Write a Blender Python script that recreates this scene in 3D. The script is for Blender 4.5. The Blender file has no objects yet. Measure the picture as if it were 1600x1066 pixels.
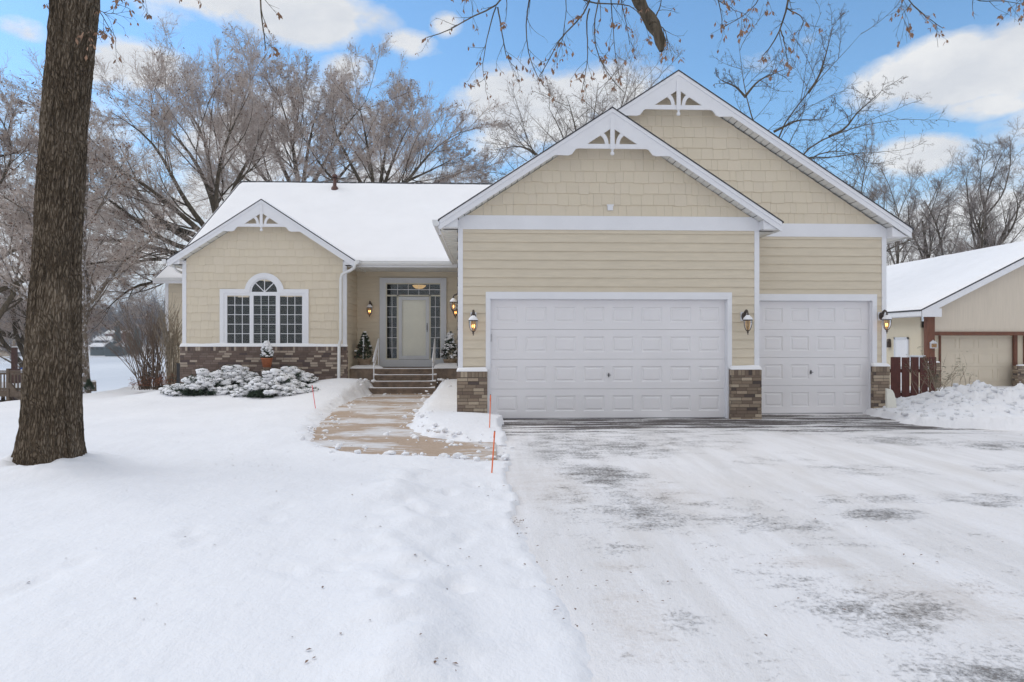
import bpy, bmesh, math, random
import numpy as np
from mathutils import Matrix, Vector
random.seed(7)
RNG = np.random.default_rng(11)
sc = bpy.context.scene
col = sc.collection
TH = math.atan(40/1067.0); ST, CT = math.sin(TH), math.cos(TH)
F = 1067.0; HZ = 531.0; ZC = 1.6
# ---- measuring helpers: a point of the place at a known distance --------------------------
def X(px, Y): return Y*math.tan(TH+math.atan((px-800)/F))
def Z(px, py, Y):
    x = X(px, Y); return ZC+(HZ-py)/F*(x*ST+Y*CT)
def inv(px, py, d):
    r = (px-800)/F*d
    return (r*CT+d*ST, d*CT-r*ST, ZC+(HZ-py)/F*d)

# ---- objects ------------------------------------------------------------------------------
def tag(o, label=None, cat=None, group=None, kind=None):
    if label: o['label'] = label
    if cat: o['category'] = cat
    if group: o['group'] = group
    if kind: o['kind'] = kind
    return o
def thing(name, label, cat, loc=(0, 0, 0), rz=0, group=None):
    o = bpy.data.objects.new(name, None); col.objects.link(o)
    o.empty_display_size = .3
    o.location = loc; o.rotation_euler = (0, 0, rz)
    return tag(o, label, cat, group)
def dup(root, loc, rz=0, label=None, scale=None):
    r = root.copy(); col.objects.link(r); r.location = loc; r.rotation_euler = (0, 0, rz)
    if label: r['label'] = label
    if scale: r.scale = (scale,)*3 if not isinstance(scale, tuple) else scale
    for ch in list(root.children):
        c = ch.copy(); col.objects.link(c); c.parent = r
        for g in ch.children:
            e = g.copy(); col.objects.link(e); e.parent = c
    return r
def world_of(o):
    m = Matrix.Translation(o.location)
    if o.parent: m = world_of(o.parent) @ o.matrix_parent_inverse @ m
    return m
def link(name, me, mat, parent=None, world=False):
    o = bpy.data.objects.new(name, me); col.objects.link(o)
    if mat: me.materials.append(mat)
    if parent:
        o.parent = parent
        if world: o.matrix_parent_inverse = world_of(parent).inverted()
    return o
class MB:
    def __init__(s): s.v = []; s.f = []; s.c = []; s.cur = None
    def add(s, vs, fs, color=None):
        n = len(s.v); s.v += [tuple(p) for p in vs]
        for f in fs: s.f.append([i+n for i in f]); s.c.append(color or s.cur)
    def box(s, x0, x1, y0, y1, z0, z1, color=None):
        vs = [(x, y, z) for z in (z0, z1) for y in (y0, y1) for x in (x0, x1)]
        s.add(vs, [(0, 2, 3, 1), (4, 5, 7, 6), (0, 1, 5, 4), (2, 6, 7, 3), (0, 4, 6, 2), (1, 3, 7, 5)], color)
        return s
    def prism(s, poly, y0, y1, axis='y'):          # poly of (u,z) pushed along y (or u=y pushed along x)
        n = len(poly)
        if axis == 'y': a = [(u, y0, z) for u, z in poly]; b = [(u, y1, z) for u, z in poly]
        elif axis == 'x': a = [(y0, u, z) for u, z in poly]; b = [(y1, u, z) for u, z in poly]
        else: a = [(u, w, y0) for u, w in poly]; b = [(u, w, y1) for u, w in poly]
        fs = [tuple(range(n)), tuple(range(2*n-1, n-1, -1))]
        fs += [(i, (i+1) % n+0, (i+1) % n+n, i+n)[::-1] for i in range(n)]
        s.add(a+b, fs); return s
    def slab(s, p, t):                              # 4 top corners, thickness straight down
        q = [(a, b, c-t) for a, b, c in p]
        s.add(list(p)+q, [(0, 1, 2, 3), (7, 6, 5, 4)]+[(i, (i+1) % 4, (i+1) % 4+4, i+4)[::-1] for i in range(4)]); return s
    def bar(s, a, b, w, h):                         # rectangular bar between two points
        a = Vector(a); b = Vector(b); t = (b-a).normalized()
        up = Vector((0, 0, 1)) if abs(t.z) < .95 else Vector((0, 1, 0))
        u = t.cross(up).normalized()*w/2; v = u.cross(t).normalized()*h/2
        vs = [a-u-v, a+u-v, a+u+v, a-u+v, b-u-v, b+u-v, b+u+v, b-u+v]
        s.add(vs, [(0, 3, 2, 1), (4, 5, 6, 7), (0, 1, 5, 4), (1, 2, 6, 5), (2, 3, 7, 6), (3, 0, 4, 7)]); return s
    def tube(s, pts, rs, k=8, cap=True):
        pts = [Vector(p) for p in pts]
        if not hasattr(rs, '__len__'): rs = [rs]*len(pts)
        n = len(pts); vs = []; ref = Vector((.31, .17, .93)) if abs((pts[-1]-pts[0]).normalized().z) < .8 else Vector((0, 1, .05))
        for i, p in enumerate(pts):
            t = (pts[min(i+1, n-1)]-pts[max(i-1, 0)]).normalized()
            u = t.cross(ref).normalized(); w = t.cross(u)
            for j in range(k):
                a = 2*math.pi*j/k; vs.append(p+(u*math.cos(a)+w*math.sin(a))*rs[i])
        fs = [(i*k+j, i*k+(j+1) % k, (i+1)*k+(j+1) % k, (i+1)*k+j) for i in range(n-1) for j in range(k)]
        if cap: fs += [tuple(range(k))[::-1], tuple(range((n-1)*k, n*k))]
        s.add(vs, fs); return s
    def lathe(s, prof, c=(0, 0, 0), k=16, sx=1, sy=1):
        vs = [(c[0]+sx*r*math.cos(2*math.pi*j/k), c[1]+sy*r*math.sin(2*math.pi*j/k), c[2]+z) for r, z in prof for j in range(k)]
        n = len(prof)
        s.add(vs, [(i*k+j, i*k+(j+1) % k, (i+1)*k+(j+1) % k, (i+1)*k+j) for i in range(n-1) for j in range(k)]); return s
    def build(s, name, mat, parent=None, world=True, smooth=False):
        me = bpy.data.meshes.new(name); me.from_pydata(s.v, [], s.f)
        if any(c is not None for c in s.c):
            at = me.color_attributes.new('Col', 'FLOAT_COLOR', 'CORNER')
            arr = []
            for p, c in zip(me.polygons, s.c): arr += list(c or (.5, .5, .5, 1))*p.loop_total
            at.data.foreach_set('color', arr)
        if smooth: me.polygons.foreach_set('use_smooth', [True]*len(me.polygons))
        me.update()
        return link(name, me, mat, parent, world)
def fast(name, V, Fq, mat, parent=None, smooth=False, world=True):
    """numpy mesh: V (n,3), Fq (m,3 or 4)"""
    V = np.asarray(V, dtype=np.float32); Fq = np.asarray(Fq, dtype=np.int32)
    m, k = Fq.shape
    me = bpy.data.meshes.new(name)
    me.vertices.add(len(V)); me.vertices.foreach_set('co', V.ravel())
    me.loops.add(m*k); me.loops.foreach_set('vertex_index', Fq.ravel())
    me.polygons.add(m); me.polygons.foreach_set('loop_start', np.arange(0, m*k, k, dtype=np.int32))
    try: me.polygons.foreach_set('loop_total', np.full(m, k, dtype=np.int32))
    except Exception: pass
    if smooth: me.polygons.foreach_set('use_smooth', np.ones(m, dtype=bool))
    me.update(calc_edges=True); me.validate()
    return link(name, me, mat, parent, world)

# ---- noise --------------------------------------------------------------------------------
_L = np.random.default_rng(3).random((512, 512))
def vn(x, y):
    xi = np.floor(x).astype(int); yi = np.floor(y).astype(int); fx = x-xi; fy = y-yi
    fx = fx*fx*(3-2*fx); fy = fy*fy*(3-2*fy)
    a = _L[xi % 512, yi % 512]; b = _L[(xi+1) % 512, yi % 512]; c = _L[xi % 512, (yi+1) % 512]; d = _L[(xi+1) % 512, (yi+1) % 512]
    return (a*(1-fx)+b*fx)*(1-fy)+(c*(1-fx)+d*fx)*fy
def fbm(x, y, o=4):
    s = 0; a = .5
    for i in range(o): s = s+a*(vn(x*2**i+17.3*i, y*2**i+5.1*i)-.5)*2; a *= .5
    return s
def sstep(a, b, x):
    t = np.clip((x-a)/(b-a), 0, 1); return t*t*(3-2*t)

# ---- materials ----------------------------------------------------------------------------
def newmat(name):
    m = bpy.data.materials.new(name); m.use_nodes = True
    nt = m.node_tree; b = nt.nodes['Principled BSDF']
    return m, nt, b
def ramp(nt, fac, stops):
    r = nt.nodes.new('ShaderNodeValToRGB'); e = r.color_ramp.elements
    e[0].position, e[0].color = stops[0][0], (*stops[0][1], 1)
    e[1].position, e[1].color = stops[-1][0], (*stops[-1][1], 1)
    for p, c in stops[1:-1]:
        n = e.new(p); n.color = (*c, 1)
    nt.links.new(fac, r.inputs[0]); return r.outputs[0]
def tex(nt, scale, stretch=(1, 1, 1), detail=5, rough=.6, kind='Noise', coord='Object', w=0):
    tc = nt.nodes.new('ShaderNodeTexCoord'); mp = nt.nodes.new('ShaderNodeMapping')
    mp.inputs['Scale'].default_value = stretch; mp.inputs['Location'].default_value = (w, w*.7, w*.3)
    nt.links.new(tc.outputs[coord], mp.inputs[0])
    t = nt.nodes.new('ShaderNodeTex'+kind); t.inputs['Scale'].default_value = scale
    if kind == 'Noise': t.inputs['Detail'].default_value = detail; t.inputs['Roughness'].default_value = rough
    nt.links.new(mp.outputs[0], t.inputs['Vector']); return t.outputs[0]
def bumpn(nt, b, h, strength, dist):
    n = nt.nodes.new('ShaderNodeBump'); n.inputs['Strength'].default_value = strength; n.inputs['Distance'].default_value = dist
    nt.links.new(h, n.inputs['Height']); nt.links.new(n.outputs[0], b.inputs['Normal']); return n
def math_(nt, op, a, b=None, c=None, clamp=False):
    n = nt.nodes.new('ShaderNodeMath'); n.operation = op; n.use_clamp = clamp
    for i, x in enumerate((a, b, c)):
        if x is None: continue
        if isinstance(x, (int, float)): n.inputs[i].default_value = x
        else: nt.links.new(x, n.inputs[i])
    return n.outputs[0]
def mixc(nt, fac, a, b, mode='MIX'):
    n = nt.nodes.new('ShaderNodeMix'); n.data_type = 'RGBA'; n.blend_type = mode
    for sock, x in ((n.inputs[0], fac), (n.inputs[6], a), (n.inputs[7], b)):
        if isinstance(x, (int, float)): sock.default_value = x
        elif isinstance(x, tuple): sock.default_value = (*x, 1)
        else: nt.links.new(x, sock)
    return n.outputs[2]
def simple(name, c, rough=.6, var=.12, scale=6, stretch=(1, 1, 1), bump=0, bscale=40, bd=.01, metal=0, spec=.5, attr=False, emit=None):
    m, nt, b = newmat(name)
    n = tex(nt, scale, stretch)
    lo = tuple(x*(1-var) for x in c); hi = tuple(min(1, x*(1+var)) for x in c)
    o = ramp(nt, n, [(.3, lo), (.7, hi)])
    if attr:
        a = nt.nodes.new('ShaderNodeAttribute'); a.attribute_name = 'Col'
        o = mixc(nt, 1.0, o, a.outputs['Color'], 'MULTIPLY')
    nt.links.new(o, b.inputs['Base Color'])
    b.inputs['Roughness'].default_value = rough; b.inputs['Metallic'].default_value = metal
    b.inputs['Specular IOR Level'].default_value = spec
    if bump: bumpn(nt, b, tex(nt, bscale, stretch, 4), bump, bd)
    if emit: b.inputs['Emission Color'].default_value = (*emit[0], 1); b.inputs['Emission Strength'].default_value = emit[1]
    return m
M = {}
def snow_mat(name, c=(.87, .865, .885), b1=.35, d1=.03, s1=7, fine=.15):
    m, nt, b = newmat(name)
    n = tex(nt, 1.2, detail=6); nt.links.new(ramp(nt, n, [(.3, tuple(x*.95 for x in c)), (.7, c)]), b.inputs['Base Color'])
    b.inputs['Roughness'].default_value = .85; b.inputs['Specular IOR Level'].default_value = .2
    h = math_(nt, 'ADD', tex(nt, s1, detail=5), math_(nt, 'MULTIPLY', tex(nt, 90, detail=3), fine))
    bumpn(nt, b, h, b1, d1); return m
M['snow'] = snow_mat('snow')
M['roof_snow'] = snow_mat('roof_snow', (.89, .88, .895), .25, .03, 3, .1)
M['pile_snow'] = snow_mat('pile_snow', (.80, .80, .82), .6, .05, 12, .35)
M['lap'] = simple('lap_siding', (.655, .572, .445), .55, .06, 2.5, (1, 1, 8), .12, 30, .004)
M['shake'] = simple('shake_siding', (.695, .608, .475), .65, .03, 20, (6, 6, .7), .2, 14, .005, attr=True)
M['white'] = simple('white_trim', (.80, .80, .83), .45, .03, 2, bump=.03, bscale=60)
M['soffit'] = simple('soffit_panel', (.72, .72, .70), .5, .04, 3)
M['gutter'] = simple('gutter_metal', (.74, .74, .74), .35, .05, 3)
M['door'] = simple('garage_door_paint', (.82, .80, .815), .42, .025, 1.3, bump=.05, bscale=90, bd=.002)
M['seam'] = simple('door_seam', (.35, .35, .37), .7)
M['brick'] = simple('brick', (1, 1, 1), .85, .18, 26, bump=.5, bscale=60, bd=.006, attr=True)
M['mortar'] = simple('mortar', (.105, .08, .062), .95, .15, 20, bump=.3)
M['shingle'] = simple('roof_shingle', (.055, .055, .062), .9, .4, 30, (1, 1, 1), .5, 60)
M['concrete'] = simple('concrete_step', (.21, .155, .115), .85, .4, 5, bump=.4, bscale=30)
M['greytrim'] = simple('door_surround_paint', (.64, .655, .69), .5, .04, 3)
M['creamtrim'] = simple('door_frame_cream', (.62, .59, .49), .5, .04, 3)
M['innerdoor'] = simple('front_door_cream', (.93, .89, .76), .5, .05, 2)
M['bronze'] = simple('lantern_bronze', (.09, .07, .06), .5, .25, 30, metal=.5)
M['pipe'] = simple('vent_pipe_metal', (.10, .045, .035), .6, .2, 10)
M['black'] = simple('black_plastic', (.02, .02, .022), .5, .2, 10)
M['terra'] = simple('terracotta', (.42, .14, .06), .8, .15, 15, bump=.2)
M['tanpot'] = simple('tan_pot', (.36, .27, .19), .8, .15, 15, bump=.2)
M['orange'] = simple('orange_marker', (.85, .18, .06), .4, .05)
M['pink'] = simple('pink_marker', (.80, .16, .18), .4, .05)
M['redwood'] = simple('redwood_board', (.095, .024, .017), .7, .3, 8, (3, 3, .5), .3, 20)
M['brownwood'] = simple('brown_timber', (.16, .058, .030), .65, .2, 6, (3, 3, .6), .2, 20)
M['deckwood'] = simple('weathered_deck_wood', (.15, .11, .08), .85, .3, 9, (2, 2, 1), .3, 20)
M['stucco'] = simple('neighbour_wall_panel', (.66, .58, .48), .8, .05, 3, (8, 8, .4), .25, 20, .005)
M['stucco2'] = simple('neighbour_side_wall', (.68, .60, .46), .8, .05, 3, (8, 8, .4), .2, 20)
M['ndoor'] = simple('neighbour_garage_paint', (.68, .60, .48), .5, .03, 2)
M['blue'] = simple('blue_plastic', (.02, .10, .45), .4, .1)
M['creamplastic'] = simple('cream_plastic', (.76, .74, .66), .45, .06, 4)
M['needle'] = simple('evergreen_needles', (.030, .052, .028), .75, .5, 8)
M['needle2'] = simple('planter_evergreen', (.045, .07, .03), .75, .5, 12)
M['berry'] = simple('dark_red_berries', (.10, .012, .02), .4, .2)
M['leafbrown'] = simple('dead_leaf', (.16, .085, .05), .8, .5, 9)
M['rustleaf'] = simple('rusty_leaf_litter', (.30, .12, .06), .8, .45, 12)
M['leafgreen'] = simple('shrub_leaf', (.10, .11, .04), .7, .45, 12)
M['twigshrub'] = simple('shrub_stem', (.16, .115, .085), .85, .3, 8)
M['twigpale'] = simple('shrub_stem_pale', (.27, .22, .16), .85, .3, 8)
M['window_dark'] = simple('room_dark', (.012, .013, .013), .9)
M['blind'] = simple('window_blind', (.16, .16, .13), .7)
M['gap'] = simple('soffit_groove', (.22, .22, .21), .8)
M['handle'] = simple('dark_metal_handle', (.10, .10, .11), .35, .1, metal=.8)
M['bluehinge'] = simple('grey_hinge', (.16, .16, .18), .4, .1, metal=.6)

def bark_mat(name, lo, hi, snow=0.0, scale=6, bump=.8):
    m, nt, b = newmat(name)
    n = tex(nt, scale, (2.2, 2.2, .45), 6, .7)
    o = ramp(nt, n, [(.35, lo), (.65, hi)])
    if snow:
        s = ramp(nt, tex(nt, scale*2.2, (1, 1, .8), 6, .75, w=4), [(.55-snow*.2, (0, 0, 0)), (.62-snow*.15, (1, 1, 1))])
        o = mixc(nt, s, o, (.62, .62, .66))
    nt.links.new(o, b.inputs['Base Color']); b.inputs['Roughness'].default_value = .95
    b.inputs['Specular IOR Level'].default_value = .15
    bumpn(nt, b, n, bump, .03); return m
def oak_bark():
    m, nt, b = newmat('furrowed_bark')
    warp = tex(nt, 3.5, (1, 1, .5), 3); tc = nt.nodes.new('ShaderNodeTexCoord'); mp = nt.nodes.new('ShaderNodeMapping'); mp.inputs['Scale'].default_value = (1, 1, .20)
    vadd = nt.nodes.new('ShaderNodeVectorMath'); vadd.operation = 'MULTIPLY_ADD'; nt.links.new(tc.outputs['Object'], mp.inputs[0])
    cmb = nt.nodes.new('ShaderNodeCombineXYZ'); nt.links.new(warp, cmb.inputs[0]); nt.links.new(warp, cmb.inputs[1]); nt.links.new(warp, cmb.inputs[2])
    nt.links.new(cmb.outputs[0], vadd.inputs[0]); vadd.inputs[1].default_value = (.16, .16, .12); nt.links.new(mp.outputs[0], vadd.inputs[2])
    v = nt.nodes.new('ShaderNodeTexVoronoi'); v.feature = 'DISTANCE_TO_EDGE'; v.inputs['Scale'].default_value = 40; nt.links.new(vadd.outputs[0], v.inputs['Vector'])
    plate = ramp(nt, v.outputs['Distance'], [(.03, (0, 0, 0)), (.22, (1, 1, 1))])
    fine = tex(nt, 55, (1, 1, .5), 5, .75); big = tex(nt, 2.2, (1, 1, .6), 4, .6)
    h = math_(nt, 'ADD', plate, math_(nt, 'MULTIPLY', fine, .7))
    tone = math_(nt, 'ADD', math_(nt, 'MULTIPLY', plate, .22), math_(nt, 'ADD', math_(nt, 'MULTIPLY', fine, .62), math_(nt, 'MULTIPLY', math_(nt, 'SUBTRACT', big, .5), .55)))
    o = ramp(nt, tone, [(.16, (.034, .024, .015)), (.40, (.122, .090, .061)), (.70, (.30, .24, .178))])
    nt.links.new(o, b.inputs['Base Color']); b.inputs['Roughness'].default_value = .95; b.inputs['Specular IOR Level'].default_value = .12
    bumpn(nt, b, h, .9, .02); return m
M['bark_oak'] = oak_bark()
M['bark_dark'] = bark_mat('tree_bark', (.055, .045, .032), (.16, .13, .095))
M['bark_frost'] = bark_mat('frosted_bark', (.09, .068, .052), (.24, .20, .16), .12, 5)
M['twig_frost'] = bark_mat('frosted_twig', (.36, .285, .245), (.74, .655, .60), 0, 3)
M['twig_mid'] = bark_mat('bare_twig', (.19, .16, .145), (.42, .37, .345), 0, 3)
M['twig_dark'] = bark_mat('dark_bare_twig', (.07, .055, .045), (.17, .14, .115), 0, 3)
M['twig_far'] = bark_mat('far_twig', (.10, .085, .08), (.22, .19, .18), 0, .8)
M['willow'] = bark_mat('willow_twig', (.30, .19, .09), (.46, .30, .15), 0, 1)

def glass_mat(name, tint=(.9, .95, 1), gl=.12):
    m, nt, b = newmat(name); nt.nodes.remove(b)
    out = nt.nodes['Material Output']; t = nt.nodes.new('ShaderNodeBsdfTransparent'); g = nt.nodes.new('ShaderNodeBsdfGlossy')
    g.inputs['Roughness'].default_value = .03; t.inputs['Color'].default_value = (*tint, 1)
    lw = nt.nodes.new('ShaderNodeFresnel'); lw.inputs['IOR'].default_value = 1.5
    bp = nt.nodes.new('ShaderNodeBump'); bp.inputs['Strength'].default_value = .06; bp.inputs['Distance'].default_value = .02
    nt.links.new(tex(nt, 1.5, detail=2), bp.inputs['Height']); nt.links.new(bp.outputs[0], g.inputs['Normal'])
    f = math_(nt, 'ADD', lw.outputs[0], gl, clamp=True)
    mx = nt.nodes.new('ShaderNodeMixShader'); nt.links.new(f, mx.inputs[0]); nt.links.new(t.outputs[0], mx.inputs[1]); nt.links.new(g.outputs[0], mx.inputs[2])
    nt.links.new(mx.outputs[0], out.inputs[0]); return m
M['glass'] = glass_mat('window_glass', (.75, .8, .8), .02)
M['stormglass'] = glass_mat('storm_door_glass', (1, 1, .99), .03)
M['lampglass'] = glass_mat('lantern_glass', (.95, .78, .55), .05)
M['bulb'] = simple('lit_bulb', (1, .7, .35), .5, 0, emit=((1, .52, .20), 7))
M['bulboff'] = simple('unlit_bulb', (.55, .52, .48), .3, .05)
M['hall'] = simple('hall_light', (1, .7, .4), .5, 0, emit=((1, .55, .22), 1.0))
# ============================ THE HOUSE =====================================================
SL = .655
YG, YT, YB, YE = 13.7, 14.43, 19.8, 21.4          # garage front, third stall, bay, entry wall
XC1, H1, A1 = 2.485, 3.05, 6.20                    # front garage gable
XC2, A2 = 4.01, 7.22                               # garage roof behind
XL, XR1, XR2 = -.565, 5.535, 8.61
XBL, XBR, XCB, AB = -8.63, -4.03, -6.34, 5.57      # bay
house = thing('house', 'beige one-storey house with snowy roof, scalloped gables and two white garage doors', 'house', (0, 20, 0))
def hb(name, mb, mat, smooth=False, parent=None, label=None):
    o = mb.build(name, M[mat], parent or house, True, smooth)
    if label: o['label'] = label
    return o
def lap(mb, u0, u1, z0, z1, D, axis='x', s=-1, e=.178, base=.0):
    """overlapping boards; D the wall plane, s the outward side"""
    if u1-u0 < 1e-3: return
    k0 = math.floor((z0-base)/e)
    k = k0
    while base+k*e < z1-1e-4:
        b = max(z0, base+k*e); t = min(z1, base+(k+1)*e)
        fb = (b-(base+k*e))/e; ft = (t-(base+k*e))/e
        jit = 0.0015*math.sin(k*7.3)
        ob = s*(.024-.020*fb+jit); ot = s*(.024-.020*ft+jit)
        P = (lambda u, o, z: (u, D+o, z)) if axis == 'x' else (lambda u, o, z: (D+o, u, z))
        mb.add([P(u0, ob, b), P(u1, ob, b), P(u1, ot, t), P(u0, ot, t), P(u0, s*.001, b), P(u1, s*.001, b)], [(0, 1, 2, 3), (4, 5, 1, 0)])
        k += 1
def shakes(name, x0, x1, z0, z1, D, slopes=None, holes=(), e=.229, seed=1, label=None):
    """staggered shakes in the wall plane y=D clipped under a gable"""
    rnd = random.Random(seed); mb = MB(); z = z0; k = 0
    while z < z1:
        x = x0-rnd.random()*.1
        while x < x1:
            w = rnd.choice((.13, .17, .21, .25, .30)); a = max(x, x0); b = min(x+w-(.0022 if seed == 4 else .003), x1); x += w
            if b-a < .01: continue
            if slopes:
                xc, az = slopes
                if z > az-SL*min(abs(a-xc), abs(b-xc)) and not (a < xc < b): continue
            cz = z+e/2; segs = [(a, b)]
            for hx0, hx1, hz0, hz1 in holes:
                if hz0 < cz < hz1:
                    ns = []
                    for p, q in segs:
                        if q <= hx0 or p >= hx1: ns.append((p, q))
                        else:
                            if p < hx0-.01: ns.append((p, hx0))
                            if q > hx1+.01: ns.append((hx1, q))
                    segs = ns
            dz = rnd.choice((0, 0, .010, .020)); t = .021+rnd.random()*.0015
            c = .975+rnd.random()*.04; cc = (c, c, c*(.99+.02*rnd.random()), 1)
            for p, q in segs:
                vs = [(p, D-t, z-dz), (q, D-t, z-dz), (q, D-.003, z+e+.01), (p, D-.003, z+e+.01), (p, D, z-dz), (q, D, z-dz), (q, D, z+e), (p, D, z+e)]
                mb.add(vs, [(0, 1, 2, 3), (0, 4, 5, 1), (0, 3, 7, 4), (1, 5, 6, 2)], cc)
        z += e; k += 1
    o = hb(name, mb, 'shake', label=label)
    if slopes:
        xc, az = slopes; me = o.data; bm = bmesh.new(); bm.from_mesh(me)
        for s in (-1, 1):
            bmesh.ops.bisect_plane(bm, geom=bm.verts[:]+bm.edges[:]+bm.faces[:], plane_co=(xc, 0, az), plane_no=(s*SL, 0, 1), clear_outer=True)
        bm.to_mesh(me); bm.free()
    return o
def brickwall(x0, x1, y, z0, z1, depth, seed=0, pal=0, sides=True, top='soldier'):
    """bricks on the -y face (and both ends) of a block; returns (bricks, mortar)"""
    rnd = random.Random(seed); B = MB(); Mo = MB(); g = .010; ch = .0667
    Mo.box(x0+.004, x1-.004, y+.004, y+depth, z0, z1-.002)
    pals = [[(.20, .145, .11), (.26, .195, .14), (.37, .29, .215), (.46, .375, .28), (.10, .075, .065), (.29, .225, .165)],
            [(.15, .105, .085), (.175, .122, .10), (.21, .155, .13), (.44, .36, .29), (.11, .08, .075), (.16, .115, .095)]][pal]
    wts = [[4, 4, 3, 3, 1.6, 3], [4, 4, 4, 4.4, 2, 3]][pal]
    def colr():
        c = rnd.choices(pals, wts)[0]; f = .88+rnd.random()*.24
        return (c[0]*f, c[1]*f, c[2]*f, 1)
    def run(P, u0, u1):
        z = z0; row = 0; zt = z1-(.115 if top == 'soldier' else 0)
        while z < zt-.01:
            u = u0-(.105 if row % 2 else 0)-(.05*((row*7) % 3)); hh = min(ch-g, zt-z)
            while u < u1:
                a = max(u, u0); b = min(u+.205, u1)
                if b-a > .015: emit(P, a, b, z, z+hh, rnd.random()*.003)
                u += .215
            z += ch; row += 1
        if top == 'soldier':
            u = u0
            while u < u1-.01:
                b = min(u+.062, u1); emit(P, u, b, zt+.005, z1, rnd.random()*.003); u += .072
    def emit(P, a, b, z, zz, j):
        c = colr()
        B.add([P(a, -j, z), P(b, -j, z), P(b, -j, zz), P(a, -j, zz), P(a, .008, z), P(b, .008, z), P(b, .008, zz), P(a, .008, zz)],
              [(0, 1, 2, 3), (0, 4, 5, 1), (3, 2, 6, 7), (0, 3, 7, 4), (1, 5, 6, 2)], c)
    run(lambda u, o, z: (u, y+o, z), x0, x1)
    if sides:
        run(lambda u, o, z: (x1-o, u, z), y, y+depth)
        run(lambda u, o, z: (x0+o, u, z), y, y+depth)
    B.add([(x0, y, z1), (x1, y, z1), (x1, y+depth, z1), (x0, y+depth, z1)], [(0, 1, 2, 3)], colr())
    return B, Mo
def snow_sheet(name, p00, p10, p11, p01, t=.06, nu=60, nv=40, parent=None, edge=.12, seed=0, rough=.3, mat='roof_snow', holes=None):
    """soft snow lying on a sloping quad, thinning to its edges"""
    u = np.linspace(0, 1, nu); v = np.linspace(0, 1, nv); U, V = np.meshgrid(u, v)
    P = [np.array(p, float) for p in (p00, p10, p11, p01)]
    pts = (P[0][None, None]*((1-U)*(1-V))[..., None]+P[1]*(U*(1-V))[..., None]+P[2]*(U*V)[..., None]+P[3]*((1-U)*V)[..., None])
    lu = np.linalg.norm(P[1]-P[0]); lv = np.linalg.norm(P[3]-P[0])
    ed = np.minimum(np.minimum(U, 1-U)*lu, np.minimum(V, 1-V)*lv)
    prof = np.sqrt(np.clip(1-(1-np.clip(ed/edge, 0, 1))**2, 0, 1))
    n = fbm(U*lu*1.3+seed*3.1, V*lv*1.3+seed, 4)
    pts[..., 2] += t*prof*(1+rough*n)+.004
    idx = np.arange(nu*nv).reshape(nv, nu)
    q = np.stack([idx[:-1, :-1], idx[:-1, 1:], idx[1:, 1:], idx[1:, :-1]], -1).reshape(-1, 4)
    return fast(name, pts.reshape(-1, 3), q, M[mat], parent, True)

# --- walls ----------------------------------------------------------------------------------
gx0, gx1 = X(766, YG), X(1136, YG); gz1 = 2.42     # big door opening
tx0, tx1, tz1 = X(1362, YT)-2.47, X(1362, YT), 2.44
FZ0, FZ1 = 3.81, 4.09
w = MB(); cb = .095
lap(w, XL+cb, gx0-.09, 0, FZ0, YG); lap(w, gx1+.09, XR1-cb, 0, FZ0, YG); lap(w, gx0-.09, gx1+.09, gz1+.14, FZ0, YG)
lap(w, YG, YE, 0, 3.82, XL, 'y', -1)
lap(w, YG+.02, YT-.02, 0, 3.9, XR1, 'y', 1)
hb('wall', w, 'lap', label='beige lap siding round the double garage door')
w = MB()
lap(w, XR1+.02, tx0-.0, 0, FZ0, YT, base=.02); lap(w, tx1+.10, XR2-cb, 0, FZ0, YT, base=.02); lap(w, tx0, tx1+.10, tz1+.14, FZ0, YT, base=.02)
lap(w, YT, 30, -.3, 3.82, XR2, 'y', 1)
hb('wall', w, 'lap', label='beige lap siding round the single garage door')
ex0, ex1 = X(593.5, YE), X(697.6, YE); ez1 = Z(645, 434.6, YE)
w = MB()
lap(w, XBR, ex0, .75, 3.72, YE); lap(w, ex1, XL, .75, 3.72, YE); lap(w, ex0, ex1, ez1, 3.72, YE)
lap(w, YB+.02, YE, .3, 3.74, XBR, 'y', 1)
hb('wall', w, 'lap', label='shaded lap siding around the recessed front entry')
w = MB()
lap(w, YB, 30, -.3, 3.8, XBL, 'y', -1)
XW = X(259.5, 26.3)
lap(w, XW+.1, XBL, -.5, 3.85, 26.3); lap(w, 26.3, 34, -.5, 3.85, XW, 'y', -1)
hb('wall', w, 'lap', label='lap siding of the wing set back at the far left')
w = MB()   # back walls and the gable ends nobody sees from the street
w.box(XBL+.02, XR2-.02, 29.9, 29.98, -.3, 3.8).box(XW+.02, -5.05, 33.9, 33.98, -.5, 3.85)
for x in (XBL+.01, XR2-.05):
    w.prism([(YE-1.2, 3.78), (30, 3.78), (25.1, 6.95)], x, x+.04, 'x')
w.prism([(26.3, 3.84), (34, 3.84), (30.9, 6.3)], XW+.02, XW+.06, 'x')
w.box(-5.1, -5.05, 29.9, 33.9, -.5, 6.2)
hb('wall', w, 'lap', label='plain rear walls')
hb('gable_siding', MB(), 'shake') if False else None
shakes('gable_siding', XL, XR1, FZ1, 6.0, YG, (XC1, A1-.22), seed=2, label='beige staggered shakes in the front garage gable')
shakes('gable_siding', .8, XR2, FZ1, 7.1, YT, (XC2, A2-.22), seed=3, label='beige staggered shakes in the taller rear gable')
# bay shakes, with the arched window opening
wx0, wx1 = X(350, YB), X(476.5, YB); wz0, wz1 = 1.46, Z(413, 460, YB)
acx = X(413.7, YB); acz = Z(413, 457, YB); ar = (X(445, YB)-X(383.7, YB))/2
shakes('gable_siding', XBL+.09, XBR-.09, 1.46, 5.5, YB, (XCB, AB-.22), holes=[(wx0, wx1, 1.4, wz1), (acx-ar*.78, acx+ar*.78, wz1-.05, acz+ar*.62)], e=.229, seed=4, label='beige staggered shakes on the bay wall')
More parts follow.
